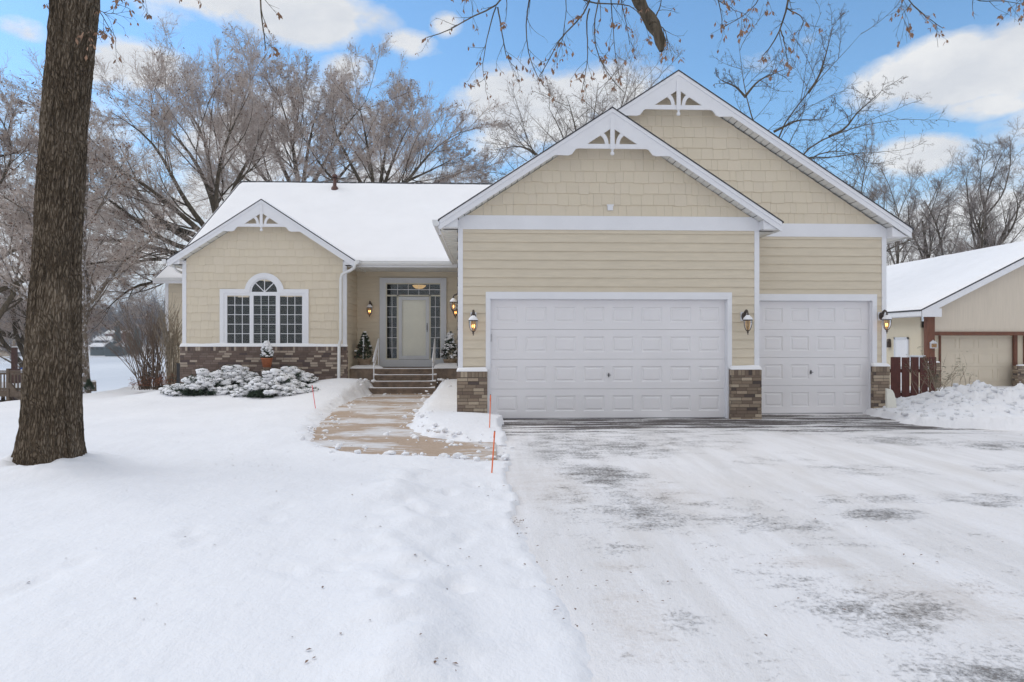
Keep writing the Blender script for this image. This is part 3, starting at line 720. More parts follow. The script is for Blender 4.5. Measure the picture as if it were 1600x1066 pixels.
# ============================ LANTERNS ===============================================================
def lantern(loc, rz, lit, label, block=True):
    L = thing('wall_lantern', label, 'wall lamp', loc, rz, 'bronze carriage lanterns on the house walls')
    if block:
        MB().box(-.06, .06, -.03, -.001, -.09, .09).build('mounting_block', M['white'], L, False)
    b = MB(); b.lathe([(.0, -.0), (.055, 0), (.055, .012), (.04, .02), (0, .022)], (0, 0, 0), 14)
    b.v = [(x, -z-.03, y*1.5) for x, y, z in b.v]; b.build('backplate', M['bronze'], L, False, True)
    a = MB(); a.tube([(0, -.05, -.03), (0, -.075, .03), (0, -.11, .085), (0, -.16, .115), (0, -.21, .10), (0, -.24, .06), (0, -.24, .02)], [.022, .03, .03, .024, .018, .015, .013], 10)
    a.lathe([(.0, .04), (.026, .035), (.018, .015), (.03, .0), (0, -.002)], (0, -.24, 0), 12); a.build('arm', M['bronze'], L, False, True)
    c = MB(); c.lathe([(.0, .0), (.03, -.005), (.05, -.03), (.078, -.055), (.092, -.075), (.092, -.09), (.08, -.095), (0, -.095)], (0, -.24, 0), 18)
    c.lathe([(.0, -.375), (.012, -.37), (.008, -.345), (.022, -.33), (.014, -.31), (.035, -.295), (.04, -.285), (0, -.283)], (0, -.24, 0), 12)
    for k in range(6):
        q = 2*math.pi*k/6+.26
        c.tube([(math.cos(q)*r, -.24+math.sin(q)*r, z) for r, z in ((.084, -.09), (.087, -.13), (.083, -.18), (.068, -.235), (.040, -.285))], .0045, 5)
    c.build('cap', M['bronze'], L, False, True)
    s = MB(); s.lathe([(0, .022), (.03, .018), (.055, -.008), (.080, -.035), (.095, -.068), (.09, -.076), (.05, -.03), (0, -.01)], (0, -.24, 0), 14); s.build('snow_cap', M['roof_snow'], L, False, True)
    g = MB(); g.lathe([(.081, -.094), (.084, -.13), (.080, -.18), (.065, -.235), (.036, -.285)], (0, -.24, 0), 18); g.build('glass_shade', M['lampglass'], L, False, True)
    for dx, dy in ((-.020, 0), (.020, .01)):
        u = MB(); u.lathe([(0, -.225), (.008, -.22), (.009, -.20), (.012, -.185), (.008, -.165), (0, -.15)], (dx, -.24+dy, 0), 8)
        u.build('bulb', M['bulb' if lit else 'bulboff'], L, False, True)
    return L
def onw(px, py, Y, off=.24):    # mount so the lantern body shows at px,py
    x = X(px, Y-off); return (x, Y-.018, Z(px, py, Y-off)+.18)
lantern(onw(739.5, 509, YG), 0, True, 'lit bronze lantern with snow cap between house corner and double garage door')
lantern(onw(1168, 508, YG), 0, False, 'unlit bronze lantern above the brick pier between the two garage doors')
lantern(onw(1385, 507, YT), 0, True, 'lit bronze lantern right of the single garage door')
lantern(onw(577.5, 486, YE), 0, True, 'small lit lantern in the recess left of the front door', False)
lantern(onw(711.5, 488, YE), 0, True, 'lit lantern right of the front door, mostly hidden by the garage corner', False)
lantern((XL-.018, 17.1, 2.62), -math.pi/2, True, 'snow-capped lit lantern on the garage side wall facing the entry', False)
# ============================ GROUND =================================================================
def zpath(Y): return .02+.06*np.clip((Y-12)/7.3, 0, 1)
PATHPX = [(583, 616), (566, 622), (545, 631), (530, 640), (515, 657), (503, 675), (500, 690), (530, 700), (570, 708), (640, 713), (700, 716), (775, 716), (775, 695), (735, 694), (700, 690), (660, 684), (640, 675), (633, 665), (638, 652), (652, 635), (668, 622), (683, 614)]
PATH = []
for px, py in PATHPX:
    zz = .02
    for _ in range(4):
        d = (ZC-zz)*F/(py-HZ); zz = float(zpath(np.array(d)))
    q = inv(px, py, d); PATH.append((q[0], q[1]))
PATH[0] = (PATH[0][0]+.05, 19.3); PATH[-1] = (PATH[-1][0], 19.3); PATH += [(PATH[-1][0]-.0, 20.3), (PATH[0][0]+.02, 20.3)]
def sdpoly(x, y, poly):
    d = np.full(x.shape, 1e9); inside = np.zeros(x.shape, bool); n = len(poly)
    for i in range(n):
        ax, ay = poly[i]; bx, by = poly[(i+1) % n]
        ex, ey = bx-ax, by-ay; wx, wy = x-ax, y-ay
        t = np.clip((wx*ex+wy*ey)/(ex*ex+ey*ey), 0, 1)
        d = np.minimum(d, (wx-ex*t)**2+(wy-ey*t)**2)
        c = ((ay > y) != (by > y)) & (x < (bx-ax)*(y-ay)/((by-ay) if by != ay else 1e-9)+ax)
        inside ^= c
    d = np.sqrt(d); return np.where(inside, -d, d)
def drive_left(Y): return .22+.45*sstep(8, 3, Y)+.10*(Y < 8)*0
def bump2(x, y, cx, cy, rx, ry, p=1.0): return np.exp(-(((x-cx)/rx)**2+((y-cy)/ry)**2)**p)
FOOT = []
_fr = random.Random(8)
for (x0_, y0_, x1_, y1_, n_) in ((-.35, 3.6, -.15, 8.6, 10), (-1.2, 4.2, -.5, 7.2, 6), (-2.6, 4.4, -1.6, 6.4, 5), (-.05, 5.0, .15, 7.6, 5), (-3.4, 3.9, -2.4, 4.4, 3)):
    for i_ in range(n_):
        t_ = (i_+.5)/n_; s_ = .13*(1 if i_ % 2 else -1)
        FOOT.append((x0_+(x1_-x0_)*t_+s_+_fr.uniform(-.07, .07), y0_+(y1_-y0_)*t_+_fr.uniform(-.1, .1), _fr.uniform(-.35, .35)))
def ground_h(x, y, full=True):
    h = .10+.045*fbm(x*.35, y*.35, 3)+.012*fbm(x*1.7+9, y*1.7, 3)
    # bed along the bay and bank left of the steps
    h = h+.30*sstep(16.2, 19.3, y)*sstep(-10.5, -7.5, x)*sstep(.6, -.6, x)
    h = h-.16*sstep(-6.5, -12.5, x)*sstep(12, 22, y)
    # shovelled banks beside the path and steps
    h = h+.10*bump2(x, y, -3.9, 19.2, .9, .9)+.10*bump2(x, y, -4.2, 17, 1.0, 2)+.06*bump2(x, y, -4.0, 14.2, .8, 1.6)
    h = h+.16*bump2(x, y, -.95, 17.4, .9, 2.6)+.14*bump2(x, y, -.9, 12.4, 1.0, 1.5)+.05*bump2(x, y, -.1, 12.6, .5, .9)
    # windrow along the driveway
    dl = drive_left(y)
    h = h+.085*np.exp(-((x-dl+1.0+.25*fbm(y*.7, y*0, 2))/.38)**2)*sstep(10, 7, y)*np.clip(.8+1.6*fbm(x*2.2, y*1.6, 4), .1, 2)
    # pile at the right of the garage
    pile = sstep(7.9, 10.4, x+.5*fbm(y*.8, x*.8, 2))*np.exp(-((y-13.6-.12*(x-9))/1.9)**2)
    lumps = .5+.5*np.abs(fbm(x*1.6, y*1.6, 4))*1.6
    h = h+.50*pile*(.55+.55*lumps)+pile*(.22*fbm(x*3.3, y*3.3, 4)+.16*np.abs(fbm(x*8, y*8, 3)))
    # lawn falls off towards the lake at the left, and behind the house
    crest = -12.45-.9*sstep(22, 30, y)
    h = h-.34*np.clip(crest-x+.35*fbm(y*.3, x*.1, 2), 0, 60)-.10*np.clip(y-31, 0, 200)*(x < 9)-.03*np.clip(y-16, 0, 100)*(x >= 8.7)
    # the lawn snow thins out towards the driveway
    h = h-(h-.03)*.85*sstep(1.25, .15, dl-x)*sstep(11.6, 10.2, y)
    h = h+.030*fbm(x*1.1+4, y*.9+2, 3)*sstep(-7, -3, x)*sstep(12, 8, y)*sstep(.2, -.8, x-dl)
    # footprints
    for fx_, fy_, fa in FOOT:
        ux = (x-fx_)*math.cos(fa)+(y-fy_)*math.sin(fa); uy = -(x-fx_)*math.sin(fa)+(y-fy_)*math.cos(fa)
        q_ = (ux/.075)**2+(uy/.15)**2
        h = h-.020*np.exp(-q_**1.5)+.005*np.exp(-((np.sqrt(q_)-1.45)/.35)**2)
    # trample marks near the driveway
    f = np.clip(fbm(x*4.2+3, y*3.1, 3)-.38, 0, 1)
    h = h-.10*f*np.exp(-((x+.5)/1.2)**2)*sstep(11, 8, y)
    # snow banked round the oak
    r = np.hypot(x-OAK[0], y-OAK[1]); h = h+(.10+.10*fbm(x*4.5, y*4.5, 3))*np.exp(-((r-.45)/.30)**2)-.03*np.exp(-((r-1.1)/.4)**2)
    return np.maximum(h, -7.5)
OAK = inv(79, 728, 8.15)
def mask_cut(x, y):
    """how far inside cleared ground (path, driveway): >0 = cleared"""
    n = .10*fbm(x*2.5, y*2.5, 4)+.05*fbm(x*9, y*9, 3)
    a = -sdpoly(x, y, PATH)-.02+n*.9
    dl = drive_left(y)
    rn = .34*fbm(x*.9, y*.8+3, 4)+.10*fbm(x*6, y*6, 3)
    right = np.where(y > 10.6, 8.1-.0*y, 60.)+1.2*sstep(12.6, 10.7, y)*(y > 10.6)
    right = 8.0+np.clip((12.4-y)*1.9, 0, 60)
    b = np.minimum(np.minimum(x-dl+rn*.7, 14.55-y), right-x+rn*2)
    b = np.where((x < XR1) & (y > YG+.12), -1, b)
    # grassy edge in front of the brick pier stays snowy
    b = np.minimum(b, np.where(x < .26+.05*np.sin(y*3), -1, 9))
    return a, b
xs_ = np.concatenate([np.linspace(-60, -13, 95)[:-1], np.arange(-13, 1.6, .05), np.arange(1.6, 7.2, .12), np.arange(7.2, 15, .05), np.linspace(15, 60, 60)])
ys_ = [1.0]
while ys_[-1] < 26: ys_.append(ys_[-1]+max(.022, .0055*ys_[-1]))
ys_ = np.array(ys_+list(np.linspace(26.5, 75, 60)))
GX, GY = np.meshgrid(xs_, ys_)
H = ground_h(GX, GY); ma_, mb_ = mask_cut(GX, GY)
edge_p = sstep(-.42, .03, ma_+.10*fbm(GX*7, GY*7, 3)); zp = zpath(GY)
H = H*(1-edge_p)+(zp-.05)*edge_p
edge_d = sstep(-.30, .03, mb_)
H = H*(1-edge_d)+(-.05)*edge_d
inh = ((GX > XBL) & (GX < XR2) & (GY > YE+.5) & (GY < 29.5)); H = np.where(inh, np.minimum(H, -.3), H)
idx = np.arange(H.size).reshape(H.shape)
Q = np.stack([idx[:-1, :-1], idx[:-1, 1:], idx[1:, 1:], idx[1:, :-1]], -1).reshape(-1, 4)
m, nt, b = newmat('ground_snow')
c = ramp(nt, tex(nt, .6, detail=7), [(.3, (.80, .795, .82)), (.7, (.865, .855, .875))])
spk = ramp(nt, tex(nt, 14, detail=3, rough=.8, w=3), [(.73, (0, 0, 0)), (.78, (1, 1, 1))])
c = mixc(nt, math_(nt, 'MULTIPLY', spk, .35), c, (.52, .49, .47))
nt.links.new(c, b.inputs['Base Color']); b.inputs['Roughness'].default_value = .8; b.inputs['Specular IOR Level'].default_value = .25
h = math_(nt, 'ADD', math_(nt, 'MULTIPLY', tex(nt, 2.6, (1, .7, 1), 6, .62), 1.5), math_(nt, 'MULTIPLY', tex(nt, 16, detail=5), .22))
h = math_(nt, 'ADD', h, math_(nt, 'MULTIPLY', tex(nt, 120, detail=2), .05))
bumpn(nt, b, h, .55, .05)
gs = fast('snowy_lawn', np.stack([GX, GY, H], -1).reshape(-1, 3), Q, m, None, True); tag(gs, kind='structure')
# path sheet
px_ = np.arange(-5.5, .6, .06); py_ = np.arange(8.0, 19.65, .06); A, Bm = np.meshgrid(px_, py_)
keep = (sdpoly(A, Bm, PATH) < .35) & (A < .16)
idx = np.arange(A.size).reshape(A.shape); kk = keep[:-1, :-1] & keep[1:, 1:] & keep[:-1, 1:] & keep[1:, :-1]
Q = np.stack([idx[:-1, :-1], idx[:-1, 1:], idx[1:, 1:], idx[1:, :-1]], -1)[kk]
m, nt, b = newmat('path_concrete')
base = ramp(nt, tex(nt, 30, detail=4, rough=.8), [(.3, (.33, .235, .165)), (.7, (.50, .375, .28))])
st_ = math_(nt, 'ADD', math_(nt, 'MULTIPLY', tex(nt, 1.15, (.55, 1.25, 1), 7, .68, w=2), .75), math_(nt, 'MULTIPLY', tex(nt, 5, (.4, 1.6, 1), 5, .7), .25))
sm = ramp(nt, st_, [(.475, (0, 0, 0)), (.515, (.55, .55, .55)), (.56, (1, 1, 1))])
nt.links.new(mixc(nt, math_(nt, 'MULTIPLY', sm, .88), base, (.70, .69, .70)), b.inputs['Base Color'])
b.inputs['Roughness'].default_value = .7
bumpn(nt, b, math_(nt, 'ADD', sm, math_(nt, 'MULTIPLY', tex(nt, 60), .2)), .3, .012)
hp = zpath(Bm)+.006*fbm(A*2, Bm*2, 2)
po = fast('front_path', np.stack([A, Bm, hp], -1).reshape(-1, 3), Q, m, None, True); tag(po, kind='structure')
# driveway sheet: packed snow over asphalt
dx_ = np.arange(-.3, 40, .12); dy_ = np.concatenate([np.arange(1.2, 14.6, .06)])
A, Bm = np.meshgrid(dx_, dy_)
hd = .006*fbm(A*.9, Bm*.9, 3)+.006*fbm(A*5, Bm*2, 3)
hd = np.where(Bm > 13.2, hd*.3, hd)
idx = np.arange(A.size).reshape(A.shape); Q = np.stack([idx[:-1, :-1], idx[:-1, 1:], idx[1:, 1:], idx[1:, :-1]], -1).reshape(-1, 4)
m, nt, b = newmat('driveway_packed_snow')
tc = nt.nodes.new('ShaderNodeTexCoord'); sx = nt.nodes.new('ShaderNodeSeparateXYZ'); nt.links.new(tc.outputs['Object'], sx.inputs[0])
xo, yo = sx.outputs[0], sx.outputs[1]
def blob(cx, cy, rx, ry, rot=0):
    ca, sa_ = math.cos(rot), math.sin(rot)
    dx = math_(nt, 'SUBTRACT', xo, cx); dy = math_(nt, 'SUBTRACT', yo, cy)
    u = math_(nt, 'DIVIDE', math_(nt, 'ADD', math_(nt, 'MULTIPLY', dx, ca), math_(nt, 'MULTIPLY', dy, sa_)), rx)
    v = math_(nt, 'DIVIDE', math_(nt, 'SUBTRACT', math_(nt, 'MULTIPLY', dy, ca), math_(nt, 'MULTIPLY', dx, sa_)), ry)
    r = math_(nt, 'ADD', math_(nt, 'MULTIPLY', u, u), math_(nt, 'MULTIPLY', v, v))
    return math_(nt, 'SUBTRACT', 1.0, r, clamp=True)
def gpt(px, py):
    q = inv(px, py, ZC*F/(py-HZ)); return q[0], q[1]
bare = None
# where tyres and wind have worn the packed snow through to the asphalt: place in metres
for px, py, rx, ry, k in ((830, 705, .7, .6, 1.1), (870, 690, .9, .6, .9), (940, 742, .45, .35, 1.25), (905, 700, .7, .4, .9), (990, 700, .6, .5, 1.0), (910, 712, .3, .2, .9), (1040, 690, 1.2, .5, .7), (1010, 800, .55, .5, .9), (1250, 672, 1.2, .35, .5), (1375, 802, .32, .2, 1.15), (1400, 688, .7, .35, 1.0),
                         (1565, 697, .9, .3, 1.0), (1350, 735, .6, .25, .75), (1190, 720, .5, .2, .6), (1560, 788, .28, .10, 1.1), (1590, 732, .5, .2, .9), (1470, 778, 1.4, .14, .8), (1200, 820, .5, .35, .6), (930, 780, .8, .9, .55), (1365, 950, .40, .30, .95),
                         (1075, 975, .14, .12, .85), (1545, 1050, .40, .22, 1.0), (1450, 1035, .2, .08, .6), (1230, 905, .35, .2, .45), (1330, 850, .4, .2, .25), (1140, 790, .5, .25, .55), (860, 675, .8, .3, .7), (1340, 660, .8, .2, .8), (960, 860, .3, .4, .35)):
    cx, cy = gpt(px, py); q = math_(nt, 'MULTIPLY', blob(cx, cy, rx*1.5, ry*2.3 if py < 760 else ry*1.8), k)
    bare = q if bare is None else math_(nt, 'MAXIMUM', bare, q)
# strip swept along the door sills
strip = math_(nt, 'SUBTRACT', 1.0, math_(nt, 'DIVIDE', math_(nt, 'ABSOLUTE', math_(nt, 'SUBTRACT', yo, 12.95)), 1.75), clamp=True)
strip = math_(nt, 'MULTIPLY', strip, math_(nt, 'SUBTRACT', 1.12, math_(nt, 'MULTIPLY', math_(nt, 'GREATER_THAN', yo, 13.55), -.3)))
s2 = math_(nt, 'SUBTRACT', 1.0, math_(nt, 'DIVIDE', math_(nt, 'ABSOLUTE', math_(nt, 'SUBTRACT', yo, 14.15)), .28), clamp=True)
strip = math_(nt, 'MAXIMUM', strip, math_(nt, 'MULTIPLY', s2, math_(nt, 'GREATER_THAN', xo, 5.6)))
n1 = tex(nt, 3.4, (.7, 1.1, 1), 9, .72, w=5); n2 = tex(nt, 30, (1, .8, 1), 5, .8); nL = tex(nt, .5, (1, .5, 1), 4, .5, w=1)
ns = math_(nt, 'ADD', math_(nt, 'MULTIPLY', n1, .5), math_(nt, 'MULTIPLY', n2, .5))
nstr = math_(nt, 'ADD', math_(nt, 'MULTIPLY', tex(nt, 1.5, (.34, 2.6, 1), 8, .72, w=7), .75), math_(nt, 'MULTIPLY', n2, .25))
f1 = math_(nt, 'ADD', math_(nt, 'MULTIPLY', bare, .27), math_(nt, 'MULTIPLY', math_(nt, 'SUBTRACT', ns, .5), 2.2))
f1 = math_(nt, 'ADD', f1, math_(nt, 'MULTIPLY', math_(nt, 'SUBTRACT', nL, .5), .18))
f2 = math_(nt, 'ADD', math_(nt, 'MULTIPLY', strip, .34), math_(nt, 'MULTIPLY', math_(nt, 'SUBTRACT', nstr, .5), 3.0))
m1 = ramp(nt, f1, [(.15, (0, 0, 0)), (.27, (.30, .30, .30)), (.44, (1, 1, 1))])
m2 = ramp(nt, f2, [(.17, (0, 0, 0)), (.22, (.5, .5, .5)), (.34, (1, 1, 1))])
m2 = math_(nt, 'MULTIPLY', m2, math_(nt, 'MULTIPLY', strip, 5, clamp=True))
asp = ramp(nt, tex(nt, 60, detail=4, rough=.8), [(.3, (.045, .042, .042)), (.7, (.10, .095, .09))])
tr = tex(nt, 3.2, (1, .10, 1), 6, .65, w=9)             # faint long wheel streaks, running towards the street
trk = ramp(nt, tr, [(.42, (0, 0, 0)), (.62, (1, 1, 1))])
sn = mixc(nt, math_(nt, 'MULTIPLY', trk, .75), (.83, .81, .82), (.71, .685, .68))
tan = ramp(nt, tex(nt, .55, (1, .5, 1), 5, .6, w=12), [(.52, (0, 0, 0)), (.72, (1, 1, 1))])
sn = mixc(nt, math_(nt, 'MULTIPLY', tan, .35), sn, (.66, .60, .545))
ned = math_(nt, 'MULTIPLY', math_(nt, 'SUBTRACT', xo, .25), 1.6, clamp=True)
m1 = math_(nt, 'MULTIPLY', m1, ned)
tb = None
for px, py, rx, ry in ((965, 884, .16, .12), (1275, 880, .30, .14), (1040, 770, .35, .5), (860, 760, .4, .9), (1460, 940, .5, .4), (990, 960, .2, .5)):
    cx, cy = gpt(px, py); q = blob(cx, cy, rx*1.5, ry*1.6); tb = q if tb is None else math_(nt, 'MAXIMUM', tb, q)
tbn = ramp(nt, math_(nt, 'ADD', math_(nt, 'MULTIPLY', tb, .35), math_(nt, 'MULTIPLY', math_(nt, 'SUBTRACT', ns, .5), 2.0)), [(.12, (0, 0, 0)), (.42, (1, 1, 1))])
sn = mixc(nt, math_(nt, 'MULTIPLY', tbn, .26), sn, (.50, .41, .34))
dirt = ramp(nt, tex(nt, 19, (1, .9, 1), 4, .8, w=3), [(.66, (0, 0, 0)), (.76, (1, 1, 1))])
sn = mixc(nt, math_(nt, 'MULTIPLY', dirt, .40), sn, (.36, .33, .31))
cl = mixc(nt, math_(nt, 'MULTIPLY', m1, .80), sn, mixc(nt, .5, asp, (.13, .105, .09)))
cl = mixc(nt, math_(nt, 'MULTIPLY', m2, .95), cl, mixc(nt, .5, asp, (.085, .060, .05)))
nt.links.new(cl, b.inputs['Base Color']); b.inputs['Roughness'].default_value = .75; b.inputs['Specular IOR Level'].default_value = .25
hh = math_(nt, 'SUBTRACT', math_(nt, 'ADD', tex(nt, 8, (1, .6, 1), 6, .7), math_(nt, 'MULTIPLY', n2, .5)), math_(nt, 'MULTIPLY', math_(nt, 'MAXIMUM', m1, m2), .8))
bumpn(nt, b, hh, .65, .03)
do = fast('driveway', np.stack([A, Bm, hd], -1).reshape(-1, 3), Q, m, None, True); tag(do, kind='structure')
# snow clods shovelled onto the pile and the banks: one rough heap
def clods(name, n, fx, smin, smax, seed, mat='pile_snow'):
    r = np.random.default_rng(seed); bm = bmesh.new(); bmesh.ops.create_icosphere(bm, subdivisions=2, radius=1)
    bv = np.array([v.co[:] for v in bm.verts]); bf = np.array([[v.index for v in f.verts] for f in bm.faces]); bm.free()
    V = []; Fc = []; k = 0
    for i in range(n):
        x, y = fx(r); s = smin+(smax-smin)*r.random()**3
        z = float(ground_h(np.array([[x]]), np.array([[y]]))[0, 0])
        a, c = mask_cut(np.array([[x]]), np.array([[y]]))
        if a[0, 0] > -.05: z = float(zpath(np.array(y)))
        if c[0, 0] > -.1: z = 0
        sc_ = s*np.array([1+.5*r.random(), 1+.5*r.random(), .6+.4*r.random()])
        dn = 1+.75*fbm(bv[:, 0]*1.9+i*3.7, bv[:, 1]*1.7+bv[:, 2]*1.3+i, 3)
        V.append(bv*dn[:, None]*sc_+np.array([x, y, z+s*.1])); Fc.append(bf+k); k += len(bv)
    return tag(fast(name, np.concatenate(V), np.concatenate(Fc), M[mat], None, True))
o = clods('snow_pile_clods', 800, lambda r: (8.2+6.5*r.random(), 12.0+.12*r.random()+2.6*r.random()**.8), .010, .060, 5)
tag(o, 'lumpy shovelled snow clods heaped right of the single garage door', 'snow pile', kind='stuff')
def bankpt(r):
    i = r.integers(len(PATH)); a = PATH[i]; c = PATH[(i+1) % len(PATH)]; t = r.random(); x = a[0]+(c[0]-a[0])*t; y = a[1]+(c[1]-a[1])*t
    return x+r.normal()*.22, min(y+r.normal()*.22, 19.2)
o = clods('bank_snow_clods', 260, bankpt, .012, .05, 6, 'snow')
tag(o, 'small crumbs of shovelled snow along the edges of the tan front path', 'snow crumbs', kind='stuff')
# dead leaves lying on the snow
def litter(name, pts, s0, s1, mat, seed):
    r = np.random.default_rng(seed); V = []; Fc = []
    for (x, y, z) in pts:
        s = s0+(s1-s0)*r.random(); a = r.random()*6.28; tl = r.normal()*.5; k = len(V)
        c, d = math.cos(a), math.sin(a)
        for u, v, w_ in ((-1, 0, 0), (-.2, -.5, .25), (1, 0, .1), (.1, .55, .3)):
            V.append((x+s*(u*c-v*d), y+s*(u*d+v*c), z+.006+s*(w_+.3*abs(tl)*(u+1)*.5)))
        Fc.append((k, k+1, k+2, k+3))
    return fast(name, V, Fc, M[mat])
pts = []
r = np.random.default_rng(21)
def gz(x, y):
    z = float(ground_h(np.array([[x]]), np.array([[y]]))[0, 0]); a, c = mask_cut(np.array([[x]]), np.array([[y]]))
    if c[0, 0] > -.05: return .008
    if a[0, 0] > -.05: return float(zpath(np.array(y)))+.008
    return z
for i in range(75):
    px = r.random()*760; py = 618+(1050-618)*r.random()**1.4; q = inv(px, py, 1.5*F/(py-HZ)); pts.append((q[0], q[1]))
for cx, cy, n, sp in ((808, 805, 20, 9), (815, 822, 6, 10), (785, 765, 10, 22), (870, 905, 5, 20), (760, 870, 5, 30), (705, 1040, 5, 30), (905, 960, 5, 22), (1000, 880, 22, 160), (1100, 780, 30, 200), (1300, 870, 25, 180), (400, 720, 22, 30), (550, 640, 14, 18), (700, 640, 10, 25), (1480, 660, 30, 50)):
    for i in range(n):
        px, py = cx+r.normal()*sp, cy+r.normal()*sp*.4; py = min(max(py, 620), 1062)
        q = inv(px, py, 1.5*F/(py-HZ)); pts.append((q[0], q[1]))
lit = litter('leaf_litter', [(x, y, gz(x, y)) for x, y in pts], .006, .016, 'leafbrown', 4)
tag(lit, 'scattered small brown dead leaves lying on the snow', 'leaves', kind='stuff')

# ============================ MARKER STAKES ============================================================
def stake(pb, pt, d, mat, label, name='driveway_marker'):
    a = inv(pb[0], pb[1], d); c = inv(pt[0], pt[1], d+.02)
    o = thing(name, label, 'marker stake', a, group='reflective marker stakes in the snow')
    s = MB(); s.tube([(0, 0, -.15), (c[0]-a[0], c[1]-a[1], c[2]-a[2])], .0085, 8); s.build('rod', M[mat], o, False, True)
    t = MB(); v = Vector((c[0]-a[0], c[1]-a[1], c[2]-a[2])); t.tube([v*.86, v*.98], .0105, 8); t.build('reflector_band', M[mat], o, False, True)
    MB().tube([v, v*1.006], .0115, 8).build('cap', M['black'], o, False)
stake((764, 691), (766.5, 617), 11.4, 'orange', 'orange marker stake in the snow bank just left of the garage door frame')
stake((766.5, 747), (773, 674), 8.0, 'orange', 'leaning orange marker stake at the driveway corner where the tan path ends')
stake((496, 648), (487.5, 602), 14.3, 'pink', 'thin pinkish-red marker stake leaning left of the tan front path')

# ============================ SHRUBS AND POTS ============================================================
BMI = bmesh.new(); bmesh.ops.create_icosphere(BMI, subdivisions=2, radius=1)
IV = np.array([v.co[:] for v in BMI.verts]); IF = np.array([[v.index for v in f.verts] for f in BMI.faces]); BMI.free()
def needles(tips, dirs, n, L, spread, r):
    """n thin needle quads around each spray: returns V,F"""
    m_ = len(tips); P = np.repeat(tips, n, 0); D = np.repeat(dirs, n, 0)
    t = r.random((m_*n, 1)); base = P-D*t*1.0+r.normal(size=(m_*n, 3))*spread*(.4+.6*t)
    q = D/np.linalg.norm(D, axis=1, keepdims=True)+r.normal(size=(m_*n, 3))*.6; q /= np.linalg.norm(q, axis=1, keepdims=True)
    s = np.cross(q, r.normal(size=(m_*n, 3))); s /= np.linalg.norm(s, axis=1, keepdims=True)
    l = L*(.6+.8*r.random((m_*n, 1))); w_ = L*.14
    V = np.stack([base-s*w_, base+s*w_, base+q*l+s*w_*.3, base+q*l-s*w_*.3], 1).reshape(-1, 3)
    return V, np.arange(len(V)).reshape(-1, 4)
def juniper(px0, px1, pbase, ptop, d, label, seed):
    r = np.random.default_rng(seed)
    a = inv(px0, pbase, d); c = inv(px1, pbase, d); cx, cy = (a[0]+c[0])/2, (a[1]+c[1])/2; zb = a[2]
    R = abs(c[0]-a[0])/2; Ht = (pbase-ptop)/F*d
    o = thing('snowy_shrub', label, 'shrub', (cx, cy, zb), group='snow-loaded spreading evergreens below the bay window')
    n = int(70*R*max(Ht, .4)/.5)
    th = r.random(n)*2*math.pi; rr = np.sqrt(r.random(n))*.97; el = (1-rr**2.2)
    tx = rr*np.cos(th)*R; ty = rr*np.sin(th)*min(R, .75); tz = Ht*(.25+.75*el)*(.62+.38*r.random(n)); tz *= (.8+.2*np.sin(tx*4+seed))
    tips = np.stack([tx, ty, tz], 1)
    dirs = np.stack([np.cos(th)*(.10+.16*rr), np.sin(th)*(.10+.16*rr), .08-.05*rr+.03*r.random(n)], 1)*1.6
    V, Fq = needles(tips, dirs, 130, .060, .055, r)
    # lower skirt stays dark
    n2 = n; th2 = r.random(n2)*2*math.pi; t2 = np.stack([np.cos(th2)*R*(.7+.25*r.random(n2)), np.sin(th2)*min(R, .75)*(.7+.25*r.random(n2)), Ht*(.05+.22*r.random(n2))], 1)
    d2 = np.stack([np.cos(th2)*.22, np.sin(th2)*.22, np.full(n2, .02)], 1)
    V2, F2 = needles(t2, d2, 70, .06, .05, r)
    fast('foliage', np.concatenate([V, V2]), np.concatenate([Fq, F2+len(V)]), M['needle'], o, False, False)
    # snow lumps lying along each spray
    VV = []; FF = []; k = 0
    for i in range(n):
        if r.random() < .10: continue
        for j in range(6):
            t = j/5; p = tips[i]-dirs[i]*(t*.9)+np.array([0, 0, .016])+r.normal(size=3)*.014
            s = (.028+.057*math.sin(math.pi*(.12+.7*t)))*(.7+.6*r.random())
            dv = IV*(1+.5*fbm(IV[:, 0]*2+i*1.3+j, IV[:, 1]*2+IV[:, 2]*2+i, 3))[:, None]*np.array([s*1.35, s*1.25, s*.62])
            VV.append(dv+p); FF.append(IF+k); k += len(IV)
    fast('snow_load', np.concatenate(VV), np.concatenate(FF), M['snow'], o, True, False)
    st = MB()
    for i in range(0, n, 4): st.tube([(0, 0, 0), tuple(tips[i]*.5+np.array([0, 0, .02])), tuple(tips[i]-dirs[i]*.5)], [.015, .009, .004], 5, False)
    st.build('branch', M['bark_dark'], o, False)
    return o
juniper(252, 382, 619, 574, 17.6, 'wide low snow-covered evergreen at the left end of the row, beside the bare shrub', 1)
juniper(362, 500, 621, 576, 17.3, 'wide snow-covered evergreen at the right end of the row, nearest the pink stake', 2)
juniper(332, 418, 606, 563, 18.5, 'snow-covered evergreen behind the front pair, left of the terracotta pot', 3)
juniper(428, 498, 605, 562, 18.6, 'dark green snow-topped evergreen behind the front pair, right of the terracotta pot', 4)
